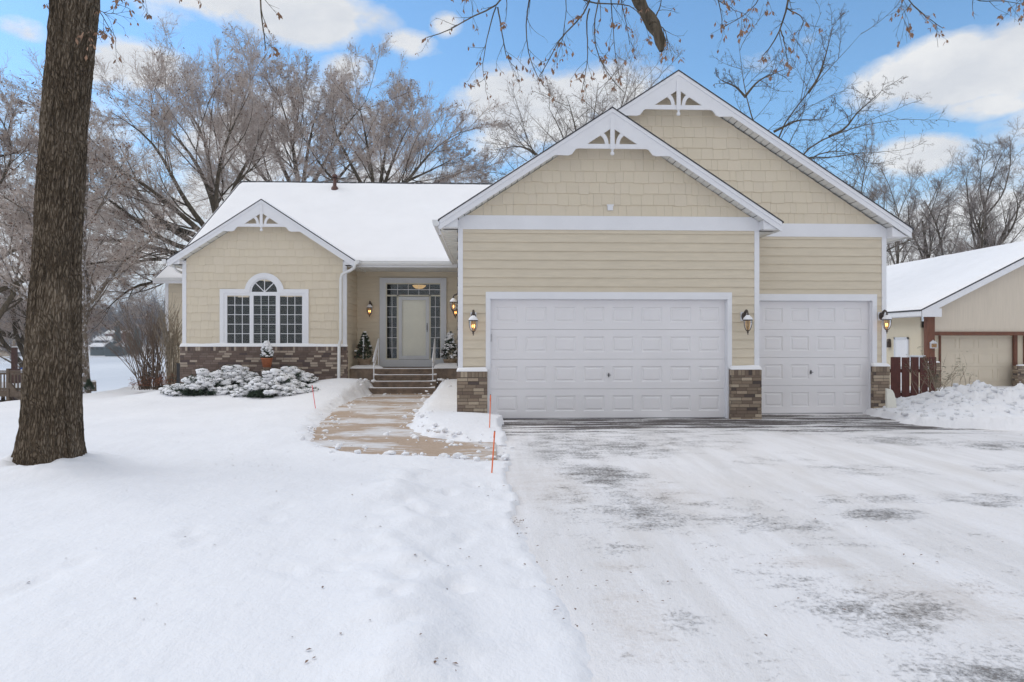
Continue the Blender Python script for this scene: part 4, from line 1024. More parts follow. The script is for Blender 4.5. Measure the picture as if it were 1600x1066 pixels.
def cone_tree(base, h, R, seed, label, snow, berries, potmat, potr, poth, stakeq=False, potname='pot', grp=None, lean=0):
    r = np.random.default_rng(seed); o = thing('potted_evergreen', label, 'potted plant', base, group=grp)
    p = MB(); p.lathe([(0, 0), (potr*.72, 0), (potr*.98, poth*.86), (potr*1.06, poth*.88), (potr*1.06, poth), (potr*.9, poth), (potr*.88, poth*.9), (0, poth*.9)], (0, 0, 0), 20)
    p.build(potname, M[potmat], o, False, True)
    n = 330; t = r.random(n)**.8; th = r.random(n)*6.283; z = poth+.02+t*h; rad = R*(1-t)**.8*(.55+.45*r.random(n))+.015
    tips = np.stack([np.cos(th)*rad, np.sin(th)*rad, z], 1); dr = np.stack([np.cos(th)*.06, np.sin(th)*.06, np.full(n, .02)], 1)
    V, Fq = needles(tips, dr, 34, .035, .018, r)
    fast('foliage', V, Fq, M['needle2'], o, False, False)
    MB().tube([(0, 0, poth*.8), (0, 0, poth+h)], [.015, .004], 6).build('stem', M['bark_dark'], o, False)
    VV = []; FF = []; k = 0
    for i in range(n):
        if r.random() > snow: continue
        s = .018+.028*r.random()**2
        VV.append(IV*(1+.4*fbm(IV[:, 0]*2+i, IV[:, 1]*2+IV[:, 2]*2, 2))[:, None]*np.array([s*1.3, s*1.3, s*.8])+tips[i]+np.array([0, 0, .012])); FF.append(IF+k); k += len(IV)
    if VV: fast('snow_load', np.concatenate(VV), np.concatenate(FF), M['snow'], o, True, False)
    if berries:
        VV = []; FF = []; k = 0
        for i in range(0, n, 4):
            if tips[i][2] > poth+h*.55: continue
            VV.append(IV*.016+tips[i]*np.array([1.08, 1.08, 1])); FF.append(IF+k); k += len(IV)
        tag(fast('berries', np.concatenate(VV), np.concatenate(FF), M['berry'], o, True, False), kind='stuff')
    if stakeq: MB().tube([(-.02, -.12, poth), (.0, -.14, poth+.62)], .017, 6).build('white_candle_stake', M['white'], o, False)
    return o
cone_tree((X(569.5, 20.75), 20.75, .752), .78, .33, 7, 'cone-shaped potted evergreen with berries and white stick on the porch left of the door', .12, True, 'tanpot', .21, .27, True, grp=None)
cone_tree((X(703.5, 20.75), 20.75, .752), .80, .33, 8, 'snow-dusted cone-shaped potted evergreen on the porch right of the door', .60, True, 'tanpot', .21, .26)
q = inv(417, 574, 18.95); o = cone_tree((q[0], q[1], q[2]), .42, .19, 9, 'small snowy evergreen in a terracotta pot against the brick under the bay window', .55, False, 'terra', .15, .26)
MB().lathe([(0, -.75), (.13, -.75), (.10, -.70), (.07, -.4), (.10, -.03), (.13, 0), (0, 0)], (0, 0, -.001), 14).build('stand', M['concrete'], o, False, True)
ub = inv(281, 585, 19.55)
o = thing('utility_box', 'narrow black box standing at the left corner of the bay brickwork', 'utility box', (ub[0], ub[1], ub[2]-.3))
b_ = MB().box(-.065, .065, -.06, .06, 0, .60).box(-.03, .03, -.062, -.06, .35, .5); b_.build('housing', M['black'], o, False)
MB().box(-.072, .072, -.068, .068, .601, .62).build('lid', M['black'], o, False)
# two bare multi-stem shrubs left of the house
def stem_shrub(name, label, base, n, hts, lean, seed, mat, leaf=None, leafmat='rustleaf', th0=.013, grp=None, bias=0, twigs=5, leafn=300, leaf_low=.35):
    r = random.Random(seed); o = thing(name, label, 'shrub', base, group=grp); s = MB(); tips = []
    for i in range(n):
        a = r.random()*6.283; L = hts[0]+(hts[1]-hts[0])*r.random(); sp = lean*(.15+.85*r.random())
        dx, dy = math.cos(a)*sp+bias*sp, math.sin(a)*sp*.7; p = []; K = 7; bw = lean*.42
        wob = r.uniform(-.12, .12)
        for k in range(K+1):
            t = k/K; p.append((dx*L*t**1.25+bw*math.cos(a*3.3+i)+wob*math.sin(t*5), dy*L*t**1.25+bw*.7*math.sin(a*2.1+i), L*t*(1-.25*sp*t)-.1*(k == 0)))
        s.tube(p, [th0*(1-.78*k/K) for k in range(K+1)], 5, False)
        for q in range(twigs):
            t = .35+.6*r.random(); k = min(int(t*K), K-1); b0 = Vector(p[k]).lerp(Vector(p[k+1]), t*K-k); l = L*(.12+.22*r.random())
            dv = Vector((dx+r.uniform(-.6, .6), dy+r.uniform(-.5, .5), .9)).normalized()*l
            mid = b0+dv*.5+Vector((r.uniform(-.03, .03),)*3); s.tube([b0, mid, b0+dv], [th0*.38, th0*.28, th0*.14], 4, False); tips.append(b0+dv)
    s.build('stems', M[mat], o, False)
    if leaf:
        pts = []
        for i in range(leafn):
            if leaf == 'base': a = r.random()*6.283; rr = leaf_low*r.random()**.5*1.2; pts.append((math.cos(a)*rr+bias*.1, math.sin(a)*rr*.7, .02+.34*r.random()**1.6*(1-.5*rr)))
            else: t = tips[r.randrange(len(tips))]; pts.append((t.x+r.gauss(0, .04), t.y+r.gauss(0, .04), t.z+r.gauss(0, .05)))
        l = litter('leaves', pts, .026, .055, leafmat, seed); l.parent = o
    return o
q = inv(236, 601, 20.6); stem_shrub('bare_shrub', 'tall dark bare shrub with fanned stems and rusty leaves at its foot', (q[0], q[1], q[2]-.05), 72, (1.5, 2.65), .62, 3, 'twigshrub', 'base', bias=-.35, leafn=500, leaf_low=.5, twigs=7)
q = inv(268, 598, 20.2); stem_shrub('bare_shrub', 'upright pale-stemmed bare shrub hard against the left corner of the house', (q[0], q[1], q[2]-.05), 42, (1.5, 2.35), .22, 4, 'twigpale', 'base', bias=-.15, leafn=260, leaf_low=.35, twigs=7)
q = inv(212, 603, 21.0); stem_shrub('dry_seedling', 'tiny dry weed stalks poking out of the snow left of the bare shrub', (q[0], q[1], q[2]-.02), 7, (.12, .3), .5, 5, 'twigshrub', None, th0=.008, twigs=2)

# ============================ FENCE, SHOVEL, NEIGHBOUR =====================================================
yf = 17.6
fe = thing('board_fence', 'low dark red board-on-board fence with snow on its rails beside the garage', 'fence', (X(1425, yf), yf, -.1))
pk = MB(); pxs = [(1391.5, 1406.5), (1408.8, 1420.5), (1423, 1434.8), (1437, 1449), (1451, 1462)]
for i, (a, b_) in enumerate(pxs):
    pk.box(X(a, yf), X(b_, yf), yf-.02, yf, -.2, Z(a, 558+(i % 2)*.5, yf))
for i in range(4):
    a = pxs[i][1]-2; c = pxs[i+1][0]+1; pk.box(X(a, yf), X(c, yf)-.035, yf+.065, yf+.085, -.2, Z(a, 560, yf))
pk.build('picket', M['redwood'], fe)
rl = MB()
for py in (577, 614): z = Z(1420, py, yf); rl.box(X(1390, yf), X(1463, yf), yf+.001, yf+.064, z-.09, z)
rl.build('rail', M['redwood'], fe)
for py in (577, 614):
    z = Z(1420, py, yf)
    snow_sheet('rail_snow', (X(1392, yf), yf+.003, z), (X(1462, yf), yf+.003, z), (X(1462, yf), yf+.063, z), (X(1392, yf), yf+.063, z), .05, 80, 6, fe, .03, py, 1.2)
sv = inv(1397, 634, 13.6)
o = thing('snow_scoop', 'cream plastic snow scoop with rounded top standing in snow beside the brick pier', 'snow scoop', (sv[0], sv[1]+.1, sv[2]-.05))
prof = [(-.085, 0), (.11, 0), (.10, .08), (.085, .18), (.06, .28), (.025, .345), (-.02, .375), (-.085, .385)]
MB().prism(prof, -.012, .012).build('blade', M['creamplastic'], o, False)
MB().prism([(-.085, .0), (-.085, .385), (-.098, .385), (-.098, 0)], -.03, .03).build('rim', M['creamplastic'], o, False)

YN = 24.7; XE_, ZE_ = X(1441, YN), 2.74; XR_, ZR_ = 21.8, 5.57
nh = thing('neighbour_house', 'tan neighbouring house with snowy roof, brown timber trim and a garage door', 'house', (22, 30, -.5))
def nb(name, mb, mat, label=None, smooth=False):
    o = mb.build(name, M[mat], nh, True, smooth)
    if label: o['label'] = label
    return o
sl = (ZR_-ZE_)/(XR_-XE_); zg = -.6
xw = X(1459, YN+.4)-.25
w = MB(); w.prism([(xw, Z(1500, 519, YN+.4)), (27.2, Z(1500, 519, YN+.4)), (27.2, ZE_-.1+.0), (XR_, ZR_-.15), (xw, ZR_-.17-sl*(XR_-xw))], YN+.4, YN+.45)
nb('gable_wall', w, 'stucco')
yn = YN+.75
dx0, dx1 = X(1467, yn), X(1586, yn); dz1 = Z(1520, 524.5, yn)
w = MB(); w.box(xw, dx0, yn, yn+.05, zg, dz1+.3).box(dx1, 27.2, yn, yn+.05, zg, dz1+.3).box(dx0, dx1, yn, yn+.05, dz1, dz1+.3).box(27.15, 27.2, yn+.05, 40, zg, 2.7)
nb('front_wall', w, 'stucco2')
w = MB(); w.box(xw, xw+.05, yn+.06, 40, zg, 2.62); nb('side_wall', w, 'stucco2'); w = MB(); w.box(xw+.05, 27.15, 39.9, 39.95, zg, 2.7); nb('rear_wall', w, 'stucco2')
def plank_door():
    d = MB(); sh = (dz1-zg)/4
    for r_ in range(4):
        z0, z1 = zg+r_*sh+.006, zg+(r_+1)*sh-.006; d.box(dx0+.02, dx1-.02, yn+.04, yn+.06, z0, z1)
        for c in range(4):
            w4 = (dx1-dx0-.04)/4; a = dx0+.02+c*w4+.08; b_ = a+w4-.16
            d.box(a, b_, yn+.028, yn+.041, z0+.10, z0+.115).box(a, b_, yn+.028, yn+.041, z1-.115, z1-.10).box(a, a+.015, yn+.028, yn+.041, z0+.116, z1-.116).box(b_-.015, b_, yn+.028, yn+.041, z0+.116, z1-.116)
    d.box(dx0+.02, dx1-.02, yn+.062, yn+.07, zg, dz1)
    return nb('garage_door', d, 'ndoor', 'tan panelled garage door')
plank_door()
t = MB(); zb0, zb1 = Z(1520, 524.2, YN+.36), Z(1520, 518.5, YN+.36)
t.box(xw-.0, 27.2, YN+.34, YN+.39, zb0, zb1)
t.box(X(1446, YN+.3), X(1458, YN+.3), YN+.2, YN+.39, zg, Z(1450, 490, YN+.3))
t.box(X(1466.5, yn), X(1469.5, yn), yn-.04, yn-.001, zg, dz1).box(X(1585, yn-.1), X(1590, yn-.1), yn-.1, yn-.002, zg, dz1+.02).box(X(1598.5, yn), X(1602, yn), yn-.06, yn-.002, zg, dz1)
nb('timber_trim', t, 'brownwood')
for a, b_, y, pt in ((1446, 1469.5, YN+.05, 567), (1591, 1612, YN+.2, 572)):
    x0, x1 = X(a, y), X(b_, y); B, Mo = brickwall(x0, x1, y, zg, Z(a, pt, y), .14 if a < 1500 else .3, seed=int(a))
    p = B.build('brick_pier', M['brick'], nh); Mo.build('mortar', M['mortar'], p)
    zt = Z(a, pt, y); snow_sheet('snow_cap', (x0, y, zt), (x1, y, zt), (x1, y+.14, zt), (x0, y+.14, zt), .06, 20, 8, p, .08)
rf = MB()
rf.slab([(XE_-.05, YN, ZE_-.025), (XR_, YN, ZR_), (XR_, 41, ZR_), (XE_-.05, 41, ZE_-.025)], .05).slab([(XR_, YN, ZR_), (2*XR_-XE_, YN, ZE_), (2*XR_-XE_, 41, ZE_), (XR_, 41, ZR_)], .05)
ro = nb('roof', rf, 'shingle')
snow_sheet('roof_snow', (XE_-.04, YN+.01, ZE_-.02), (XR_, YN+.01, ZR_), (XR_, 41, ZR_), (XE_-.04, 41, ZE_-.02), .08, 60, 120, ro, .1, 4)
snow_sheet('roof_snow', (2*XR_-XE_, YN+.01, ZE_), (XR_, YN+.01, ZR_), (XR_, 41, ZR_), (2*XR_-XE_, 41, ZE_), .08, 40, 40, ro, .1, 4)
t = MB(); t.prism([(XE_, ZE_-.055), (XR_, ZR_-.055), (XR_, ZR_-.29), (XE_, ZE_-.29)], YN+.015, YN+.045).prism([(XR_, ZR_-.055), (2*XR_-XE_, ZE_-.055), (2*XR_-XE_, ZE_-.29), (XR_, ZR_-.29)], YN+.015, YN+.045)
t.box(XE_-.03, XE_-.001, YN+.03, 41, ZE_-.25, ZE_-.06).box(XE_, xw-.01, YN+.045, 41, ZE_-.27, ZE_-.25)
t.box(XE_, XE_+.75, YN+.01, YN+.03, ZE_-.29, ZE_+.02)
t.build('fascia', M['white'], ro)
# door on the side wall
y0, y1 = XE_, 0
def yon(px): return (xw-.02)/math.tan(TH+math.atan((px-800)/F))
sd_ = MB(); ya, yb_ = yon(1420), yon(1397.5); zt_ = 1.75
sd_.box(xw-.03, xw-.001, ya, yb_, -.5, 1.62); o = nb('side_door', sd_, 'white', 'white door in the side wall')
MB().box(xw-.05, xw-.03, ya-.0, ya+.07, -.5, 1.7).box(xw-.05, xw-.03, yb_-.07, yb_, -.5, 1.7).box(xw-.05, xw-.03, ya, yb_, 1.62, 1.7).build('door_frame', M['greytrim'], o)
nl = thing('coach_lamp', 'weathered grey coach lamp hung on the neighbour garage above the brick pier', 'wall lamp', (X(1463.5, YN), YN+.3, Z(1463, 536, YN)))
b_ = MB().box(-.13, .13, -.16, .1, -.20, .0).box(-.03, .03, -.1, .1, .0, .12); b_.lathe([(.0, .14), (.09, .10), (.22, .0), (.2, -.012), (0, -.012)], (0, -.03, 0), 4); b_.build('lamp_body', M['greytrim'], nl, False)
MB().box(-.10, .10, -.166, -.161, -.17, -.03).build('glass_shade', M['lampglass'], nl, False)
b_ = MB(); b_.tube([(0, .0, -.1), (0, .2, -.1)], .02, 6).box(-.04, .04, .08, .1, -.2, .05); b_.build('bracket', M['bronze'], nl, False)
nv = MB(); q = (xw-.03, yon(1389.5), Z(1389, 537, 27)); nv.box(q[0]-.12, q[0]+.02, q[1]-.1, q[1]+.1, q[2]-.16, q[2]+.1).lathe([(0, .2), (.07, .18), (.1, .12), (0, .1)], q, 8); nb('side_lamp', nv, 'bronze')
eb = MB(); q = inv(1432, 558, 24.2); 
o = thing('meter_box', 'grey metal box showing above the red fence in front of the neighbour house', 'utility box', (q[0], q[1], -.6))
MB().box(-.22, .22, -.1, .1, 1.22, q[2]+.6+.02).build('housing', M['greytrim'], o, False); MB().box(-.05, .05, -.05, .05, 0, 1.22).box(-.25, .25, -.12, .12, q[2]+.625, q[2]+.66).build('post', M['greytrim'], o, False)
q = inv(1487, 614, 17.4); stem_shrub('leafy_shrub', 'sparse shrub with a few green leaves in front of the neighbour garage door', (q[0], q[1], q[2]-.1), 10, (.6, 1.15), .7, 12, 'twigpale', 'tips', 'leafgreen', .009, twigs=5, leafn=90)
q = inv(1452, 618, 17.2); stem_shrub('leafy_shrub', 'tangled twiggy shrub growing over the right end of the red fence', (q[0], q[1], q[2]-.1), 16, (.5, 1.1), .5, 13, 'twigpale', 'tips', 'leafgreen', .008, twigs=7, leafn=110)
# ============================ TREES =======================================================================
def resample(P, n):
    P = np.asarray(P, float); d = np.r_[0, np.cumsum(np.linalg.norm(np.diff(P, axis=0), axis=1))]
    t = np.linspace(0, d[-1], n); Q = np.stack([np.interp(t, d, P[:, i]) for i in range(3)], 1)
    for _ in range(2): Q[1:-1] = (Q[:-2]+2*Q[1:-1]+Q[2:])/4
    return Q
def tubes(P, R, k):
    """P (B,n,3) R (B,n)"""
    B, n, _ = P.shape
    T = np.empty_like(P); T[:, 1:-1] = P[:, 2:]-P[:, :-2]; T[:, 0] = P[:, 1]-P[:, 0]; T[:, -1] = P[:, -1]-P[:, -2]
    T /= np.linalg.norm(T, axis=2, keepdims=True)+1e-9
    ref = np.where(np.abs(T[:, :1, 2:3]) > .85, np.array([1., .1, 0]), np.array([0, .1, 1.])); ref = np.broadcast_to(ref, P.shape)
    U = np.cross(T, ref); U /= np.linalg.norm(U, axis=2, keepdims=True)+1e-9; W = np.cross(T, U)
    a = np.arange(k)*2*np.pi/k
    V = P[:, :, None]+R[:, :, None, None]*(U[:, :, None]*np.cos(a)[None, None, :, None]+W[:, :, None]*np.sin(a)[None, None, :, None])
    base = (np.arange(B)*n*k)[:, None, None]; i = (np.arange(n-1)*k)[None, :, None]; j = np.arange(k)[None, None]
    j2 = (j+1) % k
    Fq = np.stack([base+i+j, base+i+j2, base+i+k+j2, base+i+k+j], -1).reshape(-1, 4)
    return V.reshape(-1, 3), Fq
def grow(P, R, m_, ratio, ang, n, up, wig, rr, r, t0=.2, t1=1.0, rmin=.004, taper=.75, absL=None):
    B, N, _ = P.shape
    L = np.linalg.norm(np.diff(P, axis=1), axis=2).sum(1)
    t = t0+(t1-t0)*(np.arange(m_)[None]+r.random((B, m_)))/m_
    f = t*(N-1); i = np.clip(f.astype(int), 0, N-2); w_ = (f-i)[..., None]; b = np.arange(B)[:, None]
    O = P[b, i]*(1-w_)+P[b, i+1]*w_; Rp = R[b, i]*(1-w_[..., 0])+R[b, i+1]*w_[..., 0]
    T = P[b, i+1]-P[b, i]; T /= np.linalg.norm(T, axis=2, keepdims=True)+1e-9
    q = r.normal(size=T.shape); q -= (q*T).sum(2, keepdims=True)*T; q /= np.linalg.norm(q, axis=2, keepdims=True)+1e-9
    a = np.radians(ang)*(.65+.7*r.random((B, m_, 1)))
    D = T*np.cos(a)+q*np.sin(a)
    l = (L[:, None] if absL is None else absL)*ratio*(.55+.75*r.random((B, m_)))*(1.15-.55*t)
    C = B*m_; D = D.reshape(C, 3); O = O.reshape(C, 3); l = l.reshape(C); Rp = Rp.reshape(C)
    pts = [O]; d = D.copy(); cur = r.normal(size=(C, 3))*wig
    for s in range(n-1):
        d = d+cur+r.normal(size=(C, 3))*wig*.8; d[:, 2] += up; d /= np.linalg.norm(d, axis=1, keepdims=True)+1e-9
        pts.append(pts[-1]+d*(l/(n-1))[:, None])
    Pn = np.stack(pts, 1); R0 = np.maximum(Rp*rr, rmin)
    Rn = R0[:, None]*(1-taper*np.linspace(0, 1, n))[None]; Rn = np.maximum(Rn, rmin*.6)
    return Pn, Rn
def cat(L):
    V = []; Fq = []; k = 0
    for v, f in L: V.append(v); Fq.append(f+k); k += len(v)
    return np.concatenate(V), np.concatenate(Fq)
def tree(name, label, base, height, r0, guides, seed, bark, twig, levels, group=None, leaves=0, leafmat='leafbrown', trunkpts=None, leafsize=(.04, .10), limb_levels=1, category='tree', rg=None, fork=.25, limbs=9, limbang=38, limbratio=.62, limbup=.10):
    """guides: list of world polylines for the main limbs; otherwise limbs grow by themselves"""
    r = np.random.default_rng(seed); base = np.array(base, float)
    o = thing(name, label, category, tuple(base), group=group)
    if trunkpts is None: trunkpts = [base+np.array([0, 0, -.6]), base+np.array([.02*height*r.normal(), .02*height*r.normal(), height*.35]), base+np.array([.03*height*r.normal(), .03*height*r.normal(), height*(.9 if not guides else .42)])]
    TP = resample(trunkpts, 14)[None]; TR = (r0*(1-.80*np.linspace(0, 1, 14) if not guides else r0*(1-.35*np.linspace(0, 1, 14))/r0))[None]
    parts = [tubes(TP, TR, 10)]
    if guides:
        n = 12; GP = np.stack([resample(g, n) for g in guides]); GR = np.stack([(rg or r0*.45)*w_*(1-.93*np.linspace(0, 1, n)**.85) for w_ in [1]*len(guides)])
    else:
        GP, GR = grow(TP, TR, limbs, limbratio, limbang, 12, limbup, .06, .62, r, fork, .98, .02)
        GP = np.concatenate([GP]); 
    parts.append(tubes(GP, GR, 7))
    P, R = GP, GR; tw = []
    for li, (m_, ratio, ang, n, up, wig, rr, rmin) in enumerate(levels):
        P, R = grow(P, R, m_, ratio, ang, n, up, wig, rr, r, .12 if li else .18, 1.0, rmin)
        (parts if li < limb_levels else tw).append(tubes(P, R, 5 if li < limb_levels else 3))
    V, Fq = cat(parts); fast('trunk', V, Fq, M[bark], o, True)
    V, Fq = cat(tw); fast('crown', V, Fq, M[twig], o, False)
    if leaves:
        k = r.integers(0, len(P), leaves); T = P[k, -1]; pts = []
        s = leafsize[0]+(leafsize[1]-leafsize[0])*r.random(leaves)
        V = []; 
        a = r.normal(size=(leaves, 3)); a /= np.linalg.norm(a, axis=1, keepdims=True); b_ = np.cross(a, r.normal(size=(leaves, 3))); b_ /= np.linalg.norm(b_, axis=1, keepdims=True)
        T = T+np.array([0, 0, -.02]); s = s[:, None]
        V = np.stack([T-a*s*.1, T+b_*s*.45-a*s*.5, T-a*s*1.1, T-b_*s*.45-a*s*.55], 1).reshape(-1, 3)
        fast('dead_leaves', V, np.arange(len(V)).reshape(-1, 4), M[leafmat], o)
    return o
def low(p): return tuple((x, 212-(212-y)*.52) if y < 212 else (x, y) for x, y in p)
def G(d0, *p, dd=0):       # a measured limb: pixels -> world at distance d0 drifting by dd
    n = len(p); return [inv(x, y, d0+dd*i/(n-1)) for i, (x, y) in enumerate(p)]
DEN = [(9, .52, 34, 8, .05, .07, .42, .018), (8, .50, 33, 6, .05, .08, .5, .012), (9, .52, 34, 5, .04, .09, .6, .009), (8, .54, 38, 4, .02, .10, .8, .0078)]
MID = [(8, .50, 42, 8, .05, .08, .50, .018), (7, .46, 42, 6, .05, .10, .5, .011), (6, .50, 44, 5, .03, .10, .6, .007), (4, .55, 42, 4, .02, .12, .8, .005)]
DEN2 = [(9, .50, 36, 8, .06, .08, .50, .016), (8, .50, 36, 6, .05, .09, .5, .010), (6, .52, 36, 5, .04, .10, .6, .007), (4, .58, 36, 4, .03, .10, .8, .006)]
GB = 'large bare trees behind the house'
b0 = inv(352, 560, 37)
st = lambda *p, dd=0: G(37, *low(p), dd=dd)
b_ = (350, 395)
tree('bare_tree', 'huge frost-dusted tree spreading its bent limbs left of the house roof', (b0[0], b0[1], -1.5), 18, .50,
     [st(b_, (338, 338), (330, 300), (326, 244), (315, 188), (293, 131), (272, 92), dd=2), st(b_, (319, 353), (293, 323), (266, 270), (244, 225), (210, 180), (172, 140), dd=-3),
      st(b_, (285, 375), (240, 338), (210, 293), (188, 259), (150, 220), (110, 190), dd=-1), st(b_, (308, 364), (263, 353), (225, 341), (188, 345), (140, 310), (60, 265), dd=2),
      st(b_, (290, 392), (245, 372), (215, 345), (180, 320), (140, 290), (95, 270), dd=-4), st(b_, (335, 320), (345, 240), (362, 190), (380, 120), (392, 80), dd=-2),
      st((350, 420), (300, 418), (255, 402), (215, 406), (178, 425), (150, 455), dd=-3), st((350, 430), (300, 430), (253, 442), (219, 442), (194, 455), (160, 490), dd=-4),
      st(b_, (330, 300), (300, 240), (250, 170), (215, 120), dd=4), st((350, 380), (360, 300), (400, 230), (420, 160), dd=2), st(b_, (300, 350), (230, 290), (160, 250), (90, 220), dd=-6), st((352, 400), (275, 400), (200, 372), (120, 380), (60, 350), dd=1)],
     31, 'bark_dark', 'twig_frost', DEN, GB, 6500, 'leafbrown', trunkpts=[(b0[0], b0[1], -2), inv(351, 470, 37), inv(350, 385, 37)], rg=.19)
b0 = inv(470, 560, 43)
st = lambda *p, dd=0: G(43, *low(p), dd=dd)
tree('bare_tree', 'tall frosted tree rising behind the middle of the long snowy roof', (b0[0], b0[1], -1.5), 20, .5,
     [st((470, 320), (440, 260), (420, 200), (400, 130), (388, 72), dd=3), st((470, 320), (462, 250), (450, 180), (440, 110), (430, 66), dd=-3), st((470, 320), (480, 240), (490, 170), (500, 110), (505, 78), dd=2),
      st((470, 320), (510, 250), (535, 190), (560, 140), (575, 100), dd=-2), st((470, 330), (420, 290), (385, 240), (350, 190), (340, 130), dd=-2), st((470, 330), (520, 290), (560, 240), (600, 200), dd=3),
      st((470, 310), (455, 220), (470, 140), (462, 70)), st((470, 335), (415, 300), (370, 270), (335, 220), dd=4)],
     32, 'bark_dark', 'twig_frost', DEN, GB, 4500, trunkpts=[(b0[0], b0[1], -2), inv(468, 440, 43), inv(470, 310, 43)], rg=.17)
b0 = inv(588, 560, 40)
st = lambda *p, dd=0: G(40, *low(p), dd=dd)
tree('bare_tree', 'wide frosted tree behind the roof, its crown ending in open sky at the right', (b0[0], b0[1], -1.5), 18, .45,
     [st((588, 330), (555, 270), (530, 220), (515, 170), (520, 120), dd=3), st((588, 330), (580, 260), (570, 200), (565, 150), (560, 110), dd=-3), st((588, 330), (610, 260), (630, 210), (645, 170), (650, 140), dd=2),
      st((588, 330), (640, 280), (670, 240), (700, 215), (722, 200), dd=-2), st((588, 335), (650, 300), (690, 280), (725, 268), (745, 262), dd=2), st((588, 335), (540, 300), (500, 260), (470, 200), dd=-2), st((588, 330), (600, 250), (610, 190), (612, 140), dd=4), st((588, 335), (620, 290), (670, 268), (715, 245))],
     33, 'bark_dark', 'twig_frost', DEN, GB, 3500, trunkpts=[(b0[0], b0[1], -2), inv(590, 440, 40), inv(588, 320, 40)], rg=.15)
b0 = inv(905, 560, 42)
st = lambda *p, dd=0: G(42, *p, dd=dd)
tree('bare_tree', 'bare tree showing between the two garage gables and the long roof', (b0[0], b0[1], -1), 18, .4,
     [st((905, 330), (860, 270), (830, 230), (805, 205), dd=3), st((905, 330), (870, 300), (820, 280), (775, 270), dd=-2), st((905, 330), (890, 240), (870, 190), (855, 165)), st((905, 330), (920, 230), (930, 170), (935, 130), dd=2),
      st((905, 330), (950, 230), (990, 170), (1025, 125), dd=-3), st((905, 330), (905, 230), (895, 180), (885, 150), dd=-3), st((905, 300), (960, 210), (975, 150), (985, 120), dd=4), st((905, 320), (850, 250), (820, 225), (770, 235), dd=-4)],
     34, 'bark_dark', 'twig_mid', MID, GB, 500, trunkpts=[(b0[0], b0[1], -2), inv(903, 440, 42), inv(905, 320, 42)], rg=.14)
b0 = inv(1222, 560, 31)
st = lambda *p, dd=0: G(31, *p, dd=dd)
THN = [(8, .42, 45, 8, .05, .11, .45, .014), (6, .42, 45, 6, .03, .12, .5, .009), (4, .5, 45, 5, .02, .12, .65, .006), (3, .55, 45, 4, .0, .12, .8, .0045)]
c_ = (1218, 330)
tree('bare_tree', 'open-branched bare tree reaching over the right slope of the tallest gable', (b0[0], b0[1], -.6), 15, .3,
     [st(c_, (1209, 206), (1236, 179), (1263, 145), (1280, 122), (1296, 105), (1323, 81), (1347, 51), dd=-1), st(c_, (1190, 230), (1175, 184), (1165, 152), (1160, 118), (1156, 84), (1153, 54), dd=1),
      st(c_, (1235, 260), (1266, 223), (1296, 213), (1323, 206), (1347, 192), (1381, 192), (1425, 184), dd=2), st(c_, (1245, 265), (1263, 245), (1290, 235), (1317, 233), (1344, 243), (1364, 263), dd=-2),
      st((1263, 145), (1280, 122), (1292, 80), (1305, 27)), st((1165, 150), (1185, 125), (1219, 111), (1236, 105), dd=1), st((1296, 213), (1323, 203), (1337, 176), (1357, 162), (1390, 130), dd=1), st((1209, 206), (1249, 186), (1276, 189), (1303, 176), dd=-1),
      st((1165, 152), (1150, 135), (1130, 128), (1118, 118), dd=-1), st(c_, (1240, 240), (1300, 250), (1350, 235), (1385, 240), dd=3)],
     35, 'bark_dark', 'twig_dark', THN, GB, 120, trunkpts=[(b0[0], b0[1], -1), inv(1224, 440, 31), inv(1218, 320, 31)], rg=.062, limb_levels=1)
b0 = inv(1350, 560, 46)
GR_ = 'dark bare trees behind the neighbouring house'
tree('bare_tree', 'dense dark bare tree directly right of the long gable slope, over the neighbour roof', (b0[0], b0[1], -1.), 12.4, .3, None, 36, 'bark_dark', 'twig_mid', DEN2, GR_, limbs=11, limbang=34, fork=.2)
b0 = inv(1455, 560, 50)
tree('bare_tree', 'mid-sized dark bare tree behind the middle of the neighbour roof', (b0[0], b0[1], -1.), 12.6, .3, None, 37, 'bark_dark', 'twig_mid', DEN2, GR_, limbs=11, limbang=36, fork=.2)
b0 = inv(1540, 560, 47)
tree('bare_tree', 'spreading dark bare tree at the far right with a clear forked trunk', (b0[0], b0[1], -1.), 14.0, .34, None, 38, 'bark_dark', 'twig_mid', DEN2, GR_, limbs=12, limbang=42, fork=.3, limbup=.13)
b0 = inv(1400, 560, 62)
tree('bare_tree', 'hazy bare tree farther back between its darker neighbours at the right', (b0[0], b0[1], -1.), 15, .3, None, 39, 'bark_dark', 'twig_mid', DEN2, GR_, limbs=11, limbang=38, fork=.2)
b0 = inv(1250, 560, 52)
tree('bare_tree', 'low bare tree mostly hidden behind the tall garage gable', (b0[0], b0[1], -1.), 13.0, .3, None, 40, 'bark_dark', 'twig_mid', DEN2, GR_, limbs=10, limbang=38, fork=.2)
